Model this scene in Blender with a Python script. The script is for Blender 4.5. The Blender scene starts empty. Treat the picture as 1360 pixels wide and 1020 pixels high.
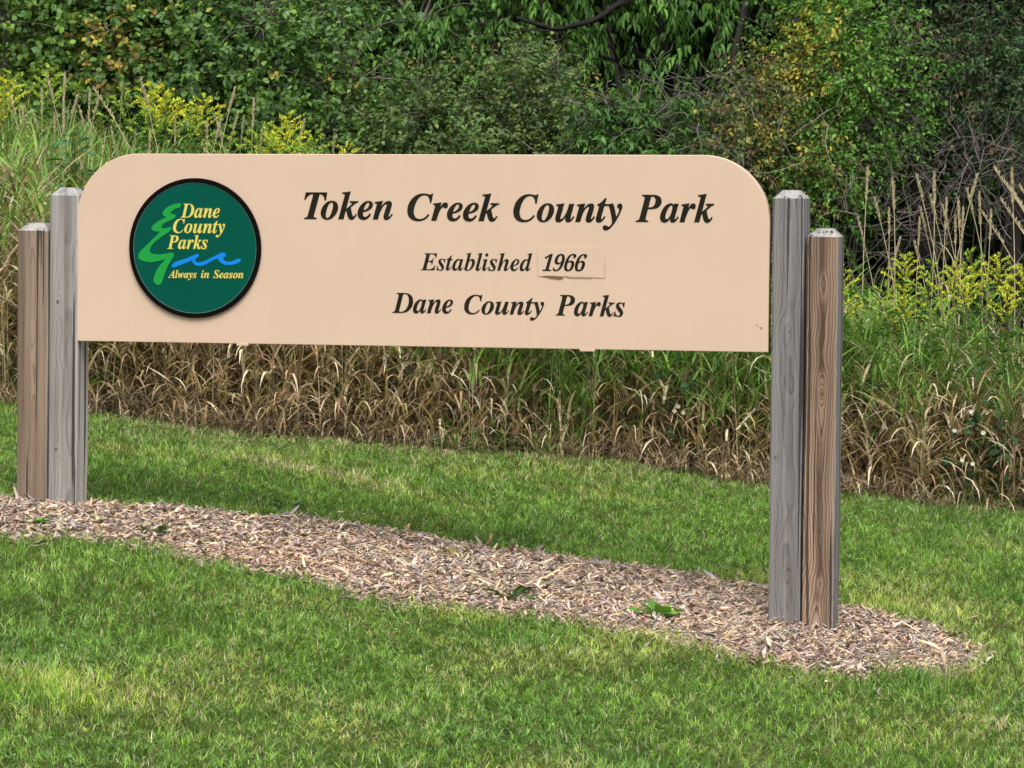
import bpy, math, random
import numpy as np
from mathutils import Matrix, Vector

# ------------------------------------------------------------------ camera, sky, sun, exposure
scene = bpy.context.scene
C = scene.collection
CAM = np.array([6.6361, -16.4474, 1.9664])
YAW, PIT, ROLL, FPX = -.2706, -.0542, .0039, 5100.0
_fw = np.array([math.sin(YAW)*math.cos(PIT), math.cos(YAW)*math.cos(PIT), math.sin(PIT)])
_r = np.array([math.cos(YAW), -math.sin(YAW), 0.0]); _u = np.cross(_r, _fw)
_r2 = _r*math.cos(ROLL) + _u*math.sin(ROLL); _u2 = -_r*math.sin(ROLL) + _u*math.cos(ROLL)
cam_data = bpy.data.cameras.new('camera'); cam = bpy.data.objects.new('camera', cam_data); C.objects.link(cam)
cam.matrix_world = Matrix(((_r2[0], _u2[0], -_fw[0], CAM[0]), (_r2[1], _u2[1], -_fw[1], CAM[1]),
                           (_r2[2], _u2[2], -_fw[2], CAM[2]), (0, 0, 0, 1)))
cam_data.sensor_width = 36.0; cam_data.lens = 36.0*FPX/1360.0
cam_data.clip_start = .1; cam_data.clip_end = 2000
scene.camera = cam

SUN_EL, SUN_AZ = math.radians(56), math.radians(160)      # azimuth clockwise from +Y
world = bpy.data.worlds.new('World'); scene.world = world; world.use_nodes = True
wt = world.node_tree; bg = wt.nodes['Background']
sky = wt.nodes.new('ShaderNodeTexSky'); sky.sky_type = 'NISHITA'; sky.sun_disc = False
sky.sun_elevation = SUN_EL; sky.sun_rotation = SUN_AZ; sky.dust_density = 4; sky.air_density = 1; sky.ozone_density = 1
hs = wt.nodes.new('ShaderNodeHueSaturation'); hs.inputs['Saturation'].default_value = .35   # thin overcast
wt.links.new(sky.outputs[0], hs.inputs['Color']); wt.links.new(hs.outputs[0], bg.inputs['Color'])
bg.inputs['Strength'].default_value = .108
sl = bpy.data.lights.new('sun', 'SUN'); sl.energy = 1.9; sl.angle = math.radians(34); sl.color = (1, .96, .9)
sun = bpy.data.objects.new('sun', sl); C.objects.link(sun)
sd = Vector((math.sin(SUN_AZ)*math.cos(SUN_EL), math.cos(SUN_AZ)*math.cos(SUN_EL), math.sin(SUN_EL)))
sun.rotation_euler = sd.to_track_quat('Z', 'Y').to_euler()
vs = scene.view_settings
vs.view_transform = 'Standard'; vs.look = 'None'; vs.gamma = 1; vs.use_curve_mapping = False; vs.exposure = 0.80
scene.cycles.max_bounces = 6; scene.cycles.diffuse_bounces = 3; scene.cycles.transparent_max_bounces = 4

rng = np.random.default_rng(7)
random.seed(7)

# ------------------------------------------------------------------ helpers
def ground_z(x, y):
    x = np.asarray(x, float); y = np.asarray(y, float)
    xs = 1.5 + 7.0*np.tanh((x-1.5)/7.0)
    ys = 20*np.tanh(y/20)
    z = .422 - .1345*xs + .034*ys
    return z + .012*np.sin(x*1.7+y*.9)*np.sin(y*1.3-.4) + .006*np.sin(x*4.1-y*2.7)

def at(px, py, y):
    """place seen at photograph pixel px,py on the vertical plane at depth y (metres)"""
    d = _fw + _r2*(px-680)/FPX - _u2*(py-510)/FPX
    return CAM + d*((y-CAM[1])/d[1])

def tag(o, label=None, cat=None, group=None, kind=None):
    if label: o['label'] = label
    if cat: o['category'] = cat
    if group: o['group'] = group
    if kind: o['kind'] = kind
    return o

def empty(name, loc, rz=0.0):
    o = bpy.data.objects.new(name, None); o.location = [float(v) for v in loc]; o.rotation_euler = (0, 0, rz)
    o.empty_display_size = .1; C.objects.link(o); return o

def link_mesh(name, me, mat=None, parent=None):
    o = bpy.data.objects.new(name, me); C.objects.link(o)
    if mat: me.materials.append(mat)
    if parent is not None: o.parent = parent
    return o

def mesh_np(name, V, F, col=None, mat=None, parent=None, smooth=False):
    """V (n,3), F list of (k,m) index arrays (tris and quads), col (n,3) linear colour per vertex"""
    V = np.asarray(V, np.float32).reshape(-1, 3)
    if not isinstance(F, list): F = [F]
    F = [np.asarray(f, np.int32) for f in F if len(f)]
    me = bpy.data.meshes.new(name)
    me.vertices.add(len(V)); me.vertices.foreach_set('co', V.ravel())
    loops = np.concatenate([f.ravel() for f in F]); tot = np.concatenate([np.full(len(f), f.shape[1], np.int32) for f in F])
    start = np.concatenate([[0], np.cumsum(tot)[:-1]]).astype(np.int32)
    me.loops.add(len(loops)); me.loops.foreach_set('vertex_index', loops)
    me.polygons.add(len(tot)); me.polygons.foreach_set('loop_start', start); me.polygons.foreach_set('loop_total', tot)
    if smooth: me.polygons.foreach_set('use_smooth', np.ones(len(tot), bool))
    me.update(calc_edges=True)
    if col is not None:
        a = me.color_attributes.new('col', 'FLOAT_COLOR', 'POINT')
        c4 = np.ones((len(V), 4), np.float32); c4[:, :3] = col; a.data.foreach_set('color', c4.ravel())
    return link_mesh(name, me, mat, parent)

class Geo:
    """collects vertex / face arrays that end up as ONE object"""
    def __init__(s): s.V = []; s.F = []; s.c = []; s.n = 0
    def add(s, V, F, col):
        V = np.asarray(V, float).reshape(-1, 3)
        for f in (F if isinstance(F, list) else [F]):
            s.F.append(np.asarray(f, np.int64) + s.n)
        s.V.append(V); s.c.append(np.broadcast_to(np.asarray(col, float), V.shape).copy()); s.n += len(V)
    def build(s, name, mat, parent=None, smooth=False, origin=None):
        V = np.concatenate(s.V)
        if origin is not None: V = V - np.asarray(origin)
        by = {}
        for f in s.F: by.setdefault(f.shape[1], []).append(f)
        return mesh_np(name, V, [np.concatenate(v) for v in by.values()], np.concatenate(s.c), mat, parent, smooth)

def unit(v): return v/(np.linalg.norm(v, axis=-1, keepdims=True)+1e-9)

def ribbons(P, az, th0, th1, L, W, segs=3, taper=1.0, widest=.3, twist=0.0):
    """bent tapering blades. th = angle from vertical, going th0 -> th1 along the blade"""
    N = len(P); P = np.asarray(P, float)
    s = np.linspace(0, 1, segs+1)
    th = th0[:, None] + (th1-th0)[:, None]*s[None, :]
    h = np.stack([np.cos(az), np.sin(az)], -1)
    seg = (L/segs)[:, None]
    tm = .5*(th[:, 1:]+th[:, :-1])
    r = np.concatenate([np.zeros((N, 1)), np.cumsum(np.sin(tm)*seg, 1)], 1)
    z = np.concatenate([np.zeros((N, 1)), np.cumsum(np.cos(tm)*seg, 1)], 1)
    ctr = P[:, None, :] + np.concatenate([h[:, None, :]*r[..., None], z[..., None]], -1)
    w = np.where(s < widest, .55+.45*s/widest, (np.clip((1-s)/(1-widest), 0, 1))**taper)
    w = w[None, :]*W[:, None]*.5
    tw = az[:, None] + math.pi/2 + np.asarray(twist).reshape(-1, 1)*s[None, :]
    sd_ = np.stack([np.cos(tw), np.sin(tw), np.zeros_like(tw)], -1)
    Lf = ctr - sd_*w[..., None]; Rt = ctr + sd_*w[..., None]
    # left/right for all but the last, single tip vertex
    body = np.stack([Lf[:, :-1], Rt[:, :-1]], 2).reshape(N, segs*2, 3)
    V = np.concatenate([body, ctr[:, -1:]], 1)
    nv = segs*2+1
    q = np.array([[2*i, 2*i+1, 2*i+3, 2*i+2] for i in range(segs-1)]).reshape(-1, 4)
    t = np.array([[2*segs-2, 2*segs-1, 2*segs]])
    off = (np.arange(N)*nv)[:, None, None]
    F = [ (t[None]+off).reshape(-1, 3) ]
    if segs > 1: F.append((q[None]+off).reshape(-1, 4))
    sv = np.concatenate([np.repeat(s[:-1], 2), [1.0]])
    return V.reshape(-1, 3), F, nv, sv

OVATE = ((.22, .40), (.60, .42)); LANCE = ((.28, .5), (.65, .36)); ROUND = ((.2, .5), (.7, .5))
def leaf_geo(P, D, Nn, L, W, shape=OVATE, fold=.12):
    D = unit(D); S = unit(np.cross(D, Nn)); Nn = np.cross(S, D)
    L = np.asarray(L)[:, None]; W = np.asarray(W)[:, None]
    (t1, w1), (t2, w2) = shape
    up = Nn*L*fold
    B = P; T = P + D*L - Nn*L*.12; M = P + D*L*.5
    L1 = P+D*L*t1-S*W*w1+up; R1 = P+D*L*t1+S*W*w1+up
    L2 = P+D*L*t2-S*W*w2+up*.8; R2 = P+D*L*t2+S*W*w2+up*.8
    V = np.stack([B, L1, L2, T, R2, R1, M], 1).reshape(-1, 3)
    f = np.array([[0, 6, 1], [1, 6, 2], [2, 6, 3], [3, 6, 4], [4, 6, 5], [5, 6, 0]])
    F = (f[None] + (np.arange(len(P))*7)[:, None, None]).reshape(-1, 3)
    return V, F, 7

def tube_geo(path, r, sides=5):
    """path (n,3), r (n,)"""
    path = np.asarray(path, float); n = len(path)
    T = unit(np.gradient(path, axis=0)); ref = np.array([.31, .52, .8]) if abs(T[0][2]) < .9 else np.array([1., .2, 0])
    A = unit(np.cross(T, ref)); B = np.cross(T, A)
    a = np.linspace(0, 2*math.pi, sides, endpoint=False)
    V = path[:, None]+(A[:, None]*np.cos(a)[None, :, None]+B[:, None]*np.sin(a)[None, :, None])*np.asarray(r)[:, None, None]
    i = np.arange(n-1)[:, None]*sides; j = np.arange(sides)[None]; k = (j+1) % sides
    F = np.stack([i+j, i+k, i+k+sides, i+j+sides], -1).reshape(-1, 4)
    return V.reshape(-1, 3), F

def pal(cols, n, var=.25, g=rng):
    cols = np.asarray(cols, float)
    c = cols[g.integers(0, len(cols), n)]
    return np.clip(c*(1+var*(g.random((n, 1))*2-1))*(1+.08*(g.random((n, 3))*2-1)), .004, .9)

# ------------------------------------------------------------------ materials
def new_mat(name):
    m = bpy.data.materials.new(name); m.use_nodes = True
    return m, m.node_tree, m.node_tree.nodes['Principled BSDF']
def N(nt, t, **kw):
    n = nt.nodes.new(t)
    for k, v in kw.items():
        if k in n.inputs: n.inputs[k].default_value = v
        else: setattr(n, k, v)
    return n
def math_n(nt, op, a, b=None, c=None):
    n = nt.nodes.new('ShaderNodeMath'); n.operation = op
    for i, v in enumerate((a, b, c)):
        if v is None: continue
        if isinstance(v, (int, float)): n.inputs[i].default_value = v
        else: nt.links.new(v, n.inputs[i])
    return n.outputs[0]
def ramp(nt, fac, stops):
    n = nt.nodes.new('ShaderNodeValToRGB'); cr = n.color_ramp
    while len(cr.elements) < len(stops): cr.elements.new(.5)
    for e, (p, c) in zip(cr.elements, stops):
        e.position = p; e.color = (*c, 1) if len(c) == 3 else c
    nt.links.new(fac, n.inputs[0]); return n.outputs[0]
def mix(nt, fac, a, b, mode='MIX'):
    n = nt.nodes.new('ShaderNodeMix'); n.data_type = 'RGBA'; n.blend_type = mode
    for sock, v in ((n.inputs[0], fac), (n.inputs[6], a), (n.inputs[7], b)):
        if isinstance(v, (int, float)): sock.default_value = v
        elif isinstance(v, tuple): sock.default_value = (*v, 1)
        else: nt.links.new(v, sock)
    return n.outputs[2]

def leaf_mat(name, rough=.5, trans=.3, spec=.4, nscale=60.0):
    m, nt, b = new_mat(name)
    at_ = N(nt, 'ShaderNodeAttribute', attribute_name='col')
    tc = N(nt, 'ShaderNodeTexCoord'); nz = N(nt, 'ShaderNodeTexNoise', Scale=nscale, Detail=2.0)
    nt.links.new(tc.outputs['Object'], nz.inputs['Vector'])
    v = ramp(nt, nz.outputs['Fac'], [(.3, (.82, .82, .82)), (.7, (1.15, 1.15, 1.15))])
    c = mix(nt, 1.0, at_.outputs['Color'], v, 'MULTIPLY')
    nt.links.new(c, b.inputs['Base Color'])
    b.inputs['Roughness'].default_value = rough; b.inputs['Specular IOR Level'].default_value = spec
    tr = N(nt, 'ShaderNodeBsdfTranslucent'); ms = N(nt, 'ShaderNodeMixShader'); ms.inputs[0].default_value = trans
    tcol = mix(nt, 1.0, c, (1.5, 1.6, .8), 'MULTIPLY'); nt.links.new(tcol, tr.inputs['Color'])
    out = nt.nodes['Material Output']
    nt.links.new(b.outputs[0], ms.inputs[1]); nt.links.new(tr.outputs[0], ms.inputs[2]); nt.links.new(ms.outputs[0], out.inputs['Surface'])
    return m
M_leaf = leaf_mat('leaf', .5, .22, .22)
M_grass = leaf_mat('grass_blade', .55, .3, .22, 25)
M_dry = leaf_mat('dry_grass', .7, .2, .25, 40)
M_flower = leaf_mat('flower', .7, .25, .2)

def bark_mat():
    m, nt, b = new_mat('bark')
    at_ = N(nt, 'ShaderNodeAttribute', attribute_name='col')
    tc = N(nt, 'ShaderNodeTexCoord'); mp = N(nt, 'ShaderNodeMapping'); mp.inputs['Scale'].default_value = (1, 1, .25)
    nz = N(nt, 'ShaderNodeTexNoise', Scale=45.0, Detail=5.0)
    nt.links.new(tc.outputs['Object'], mp.inputs[0]); nt.links.new(mp.outputs[0], nz.inputs['Vector'])
    v = ramp(nt, nz.outputs['Fac'], [(.3, (.55, .55, .55)), (.7, (1.3, 1.3, 1.3))])
    nt.links.new(mix(nt, 1.0, at_.outputs['Color'], v, 'MULTIPLY'), b.inputs['Base Color'])
    bp = N(nt, 'ShaderNodeBump', Strength=.5, Distance=.01); nt.links.new(nz.outputs['Fac'], bp.inputs['Height']); nt.links.new(bp.outputs[0], b.inputs['Normal'])
    b.inputs['Roughness'].default_value = .9; b.inputs['Specular IOR Level'].default_value = .2
    return m
M_bark = bark_mat()

def ground_mat(name, stops, scale=3.0, bump=.4):
    m, nt, b = new_mat(name)
    tc = N(nt, 'ShaderNodeTexCoord'); n1 = N(nt, 'ShaderNodeTexNoise', Scale=scale, Detail=9.0, Roughness=.65)
    n2 = N(nt, 'ShaderNodeTexNoise', Scale=110.0, Detail=4.0)
    nt.links.new(tc.outputs['Object'], n1.inputs['Vector']); nt.links.new(tc.outputs['Object'], n2.inputs['Vector'])
    f = math_n(nt, 'ADD', math_n(nt, 'MULTIPLY', n1.outputs['Fac'], .6), math_n(nt, 'MULTIPLY', n2.outputs['Fac'], .4))
    nt.links.new(ramp(nt, f, stops), b.inputs['Base Color'])
    bp = N(nt, 'ShaderNodeBump', Strength=bump, Distance=.02); nt.links.new(n2.outputs['Fac'], bp.inputs['Height']); nt.links.new(bp.outputs[0], b.inputs['Normal'])
    b.inputs['Roughness'].default_value = .95; b.inputs['Specular IOR Level'].default_value = .1
    return m
M_turf = ground_mat('turf_soil', [(.35, (.025, .04, .012)), (.5, (.05, .075, .02)), (.65, (.10, .095, .04))])
M_soil = ground_mat('mulch_soil', [(.35, (.07, .05, .035)), (.5, (.19, .145, .11)), (.65, (.34, .27, .21))], 8)
M_litter = ground_mat('leaf_litter', [(.35, (.018, .014, .01)), (.6, (.06, .045, .03)), (.7, (.12, .09, .06))], 6)

def wood_mat(name, light, dark, grey, greyness, pith=(.0, -.03), freq=170.0, wob=.018, knots=(), seed=0.0, side_grey=.85, contrast=1.0, heart=0.0, side_lift=1.0):
    m, nt, b = new_mat(name)
    tc = N(nt, 'ShaderNodeTexCoord'); sp = N(nt, 'ShaderNodeSeparateXYZ'); nt.links.new(tc.outputs['Object'], sp.inputs[0])
    X, Y, Z = sp.outputs
    def stretch(sx, sz, det=3.0, w=0.0, scale=1.0):
        mp = N(nt, 'ShaderNodeMapping'); mp.inputs['Scale'].default_value = (sx, sx, sz); mp.inputs['Location'].default_value = (seed+w, seed*.7, seed*1.3)
        nz = N(nt, 'ShaderNodeTexNoise', Scale=scale, Detail=det); nt.links.new(tc.outputs['Object'], mp.inputs[0]); nt.links.new(mp.outputs[0], nz.inputs['Vector'])
        return nz.outputs['Fac']
    dx = math_n(nt, 'SUBTRACT', X, pith[0]); dy = math_n(nt, 'SUBTRACT', Y, pith[1])
    n_lo = stretch(3.0, 3.2, 1.0, 3.1)
    dx = math_n(nt, 'ADD', dx, math_n(nt, 'MULTIPLY', math_n(nt, 'SUBTRACT', n_lo, .5), .06))
    r = math_n(nt, 'SQRT', math_n(nt, 'ADD', math_n(nt, 'MULTIPLY', dx, dx), math_n(nt, 'MULTIPLY', dy, dy)))
    n_z = stretch(2.0, 3.4, 2.0)
    r = math_n(nt, 'ADD', r, math_n(nt, 'MULTIPLY', math_n(nt, 'SUBTRACT', n_z, .5), wob*3))
    r = math_n(nt, 'ADD', r, math_n(nt, 'MULTIPLY', math_n(nt, 'SUBTRACT', stretch(35, 2.5, 2.0, 7.7), .5), .006))
    kmask = None
    for kx, kz, ks in knots:
        ex = math_n(nt, 'DIVIDE', math_n(nt, 'SUBTRACT', X, kx), ks); ez = math_n(nt, 'DIVIDE', math_n(nt, 'SUBTRACT', Z, kz), ks*1.25)
        d2 = math_n(nt, 'ADD', math_n(nt, 'MULTIPLY', ex, ex), math_n(nt, 'MULTIPLY', ez, ez))
        ez2 = math_n(nt, 'DIVIDE', ez, 2.2); d3 = math_n(nt, 'ADD', math_n(nt, 'MULTIPLY', ex, ex), math_n(nt, 'MULTIPLY', ez2, ez2))
        bumpv = math_n(nt, 'EXPONENT', math_n(nt, 'MULTIPLY', d3, -.45))
        r = math_n(nt, 'SUBTRACT', r, math_n(nt, 'MULTIPLY', bumpv, .022))
        k = math_n(nt, 'EXPONENT', math_n(nt, 'MULTIPLY', d2, -1.1))
        kmask = k if kmask is None else math_n(nt, 'MAXIMUM', kmask, k)
    ph = math_n(nt, 'FRACT', math_n(nt, 'MULTIPLY', r, freq))
    rings = ramp(nt, ph, [(0, (0, 0, 0)), (.55, (.35, .35, .35)), (.86, (1, 1, 1)), (1, (.05, .05, .05))])
    fine = stretch(230, 3.0, 3.0, 1.7)
    fine2 = stretch(60, 1.2, 3.0, 5.2)
    blot = stretch(7, .9, 3.0, 9.0)
    lm = ramp(nt, blot, [(.3, tuple(v*.75 for v in light)), (.7, tuple(v*1.12 for v in light))])
    col = mix(nt, math_n(nt, 'MULTIPLY', rings, .85*contrast), lm, dark)
    gmask = ramp(nt, math_n(nt, 'ADD', math_n(nt, 'MULTIPLY', fine2, .55), math_n(nt, 'MULTIPLY', blot, .45)), [(.36, (0, 0, 0)), (.6, (1, 1, 1))])
    gm = math_n(nt, 'MULTIPLY', gmask, greyness)
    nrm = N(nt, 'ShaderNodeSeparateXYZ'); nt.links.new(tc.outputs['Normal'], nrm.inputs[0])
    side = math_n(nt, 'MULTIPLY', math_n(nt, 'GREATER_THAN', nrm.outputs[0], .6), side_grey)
    top_lit = math_n(nt, 'MULTIPLY', math_n(nt, 'GREATER_THAN', nrm.outputs[2], .4), .9)
    if heart:
        hx = math_n(nt, 'DIVIDE', math_n(nt, 'ADD', X, math_n(nt, 'MULTIPLY', math_n(nt, 'SUBTRACT', n_lo, .5), .03)), .011)
        hm = math_n(nt, 'MULTIPLY', math_n(nt, 'EXPONENT', math_n(nt, 'MULTIPLY', math_n(nt, 'MULTIPLY', hx, hx), -.5)), ramp(nt, n_z, [(.42, (0, 0, 0)), (.56, (1, 1, 1))]))
        col = mix(nt, math_n(nt, 'MULTIPLY', hm, heart), col, dark)
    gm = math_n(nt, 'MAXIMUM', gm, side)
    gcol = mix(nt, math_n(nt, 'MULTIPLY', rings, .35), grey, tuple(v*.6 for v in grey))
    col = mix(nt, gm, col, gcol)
    col = mix(nt, math_n(nt, 'GREATER_THAN', nrm.outputs[0], .6), col, mix(nt, 1.0, col, (side_lift,)*3, 'MULTIPLY'))  # right-hand faces lightened in the colour to offset their shading
    col = mix(nt, top_lit, col, ramp(nt, fine2, [(.3, (.24, .235, .235)), (.7, (.36, .35, .35))]))  # tops painted pale to stand in for skylight on them
    col = mix(nt, 1.0, col, ramp(nt, fine, [(.25, (.72, .71, .7)), (.5, (1, 1, 1)), (.8, (1.12, 1.12, 1.12))]), 'MULTIPLY')
    col = mix(nt, 1.0, col, ramp(nt, stretch(26, .45, 2.0, 21.0), [(.3, (.66, .65, .66)), (.48, (1, 1, 1)), (.72, (1.28, 1.26, 1.22))]), 'MULTIPLY')
    crack = ramp(nt, stretch(48, .55, 1.0, 13.0), [(.325, (1, 1, 1)), (.345, (0, 0, 0))])
    col = mix(nt, math_n(nt, 'MULTIPLY', crack, .85), col, (.02, .016, .014))
    if kmask is not None:
        kc = ramp(nt, kmask, [(.45, (0, 0, 0)), (.62, (1, 1, 1))])
        col = mix(nt, math_n(nt, 'MULTIPLY', kc, .7), col, (.07, .05, .04))
    nt.links.new(col, b.inputs['Base Color'])
    hgt = math_n(nt, 'SUBTRACT', math_n(nt, 'ADD', math_n(nt, 'MULTIPLY', fine, .6), math_n(nt, 'MULTIPLY', rings, .5)), math_n(nt, 'MULTIPLY', crack, 1.5))
    bp = N(nt, 'ShaderNodeBump', Strength=.5, Distance=.0025); nt.links.new(hgt, bp.inputs['Height']); nt.links.new(bp.outputs[0], b.inputs['Normal'])
    b.inputs['Roughness'].default_value = .85; b.inputs['Specular IOR Level'].default_value = .25
    return m

def paint_mat(name, col, rough=.5, var=.06, spec=.4, streak=0.0):
    m, nt, b = new_mat(name)
    tc = N(nt, 'ShaderNodeTexCoord'); n1 = N(nt, 'ShaderNodeTexNoise', Scale=2.2, Detail=5.0, Roughness=.6)
    nt.links.new(tc.outputs['Object'], n1.inputs['Vector'])
    lo = tuple(v*(1-var) for v in col); hi = tuple(min(.95, v*(1+var)) for v in col)
    c = ramp(nt, n1.outputs['Fac'], [(.3, lo), (.7, hi)])
    if streak:
        mp = N(nt, 'ShaderNodeMapping'); mp.inputs['Scale'].default_value = (22, 22, .8)
        n2 = N(nt, 'ShaderNodeTexNoise', Scale=1.0, Detail=5.0); nt.links.new(tc.outputs['Object'], mp.inputs[0]); nt.links.new(mp.outputs[0], n2.inputs['Vector'])
        n3 = N(nt, 'ShaderNodeTexNoise', Scale=55.0, Detail=3.0); nt.links.new(tc.outputs['Object'], n3.inputs['Vector'])
        s = math_n(nt, 'MULTIPLY', ramp(nt, n2.outputs['Fac'], [(.45, (0, 0, 0)), (.8, (1, 1, 1))]), streak)
        c = mix(nt, s, c, tuple(v*.55 for v in col))
        sp_ = math_n(nt, 'MULTIPLY', ramp(nt, n3.outputs['Fac'], [(.74, (0, 0, 0)), (.78, (1, 1, 1))]), .35)
        c = mix(nt, sp_, c, (.25, .17, .1))
    nt.links.new(c, b.inputs['Base Color'])
    n4 = N(nt, 'ShaderNodeTexNoise', Scale=300.0, Detail=2.0); nt.links.new(tc.outputs['Object'], n4.inputs['Vector'])
    bp = N(nt, 'ShaderNodeBump', Strength=.08, Distance=.002); nt.links.new(n4.outputs['Fac'], bp.inputs['Height']); nt.links.new(bp.outputs[0], b.inputs['Normal'])
    b.inputs['Roughness'].default_value = rough; b.inputs['Specular IOR Level'].default_value = spec
    return m

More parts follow.
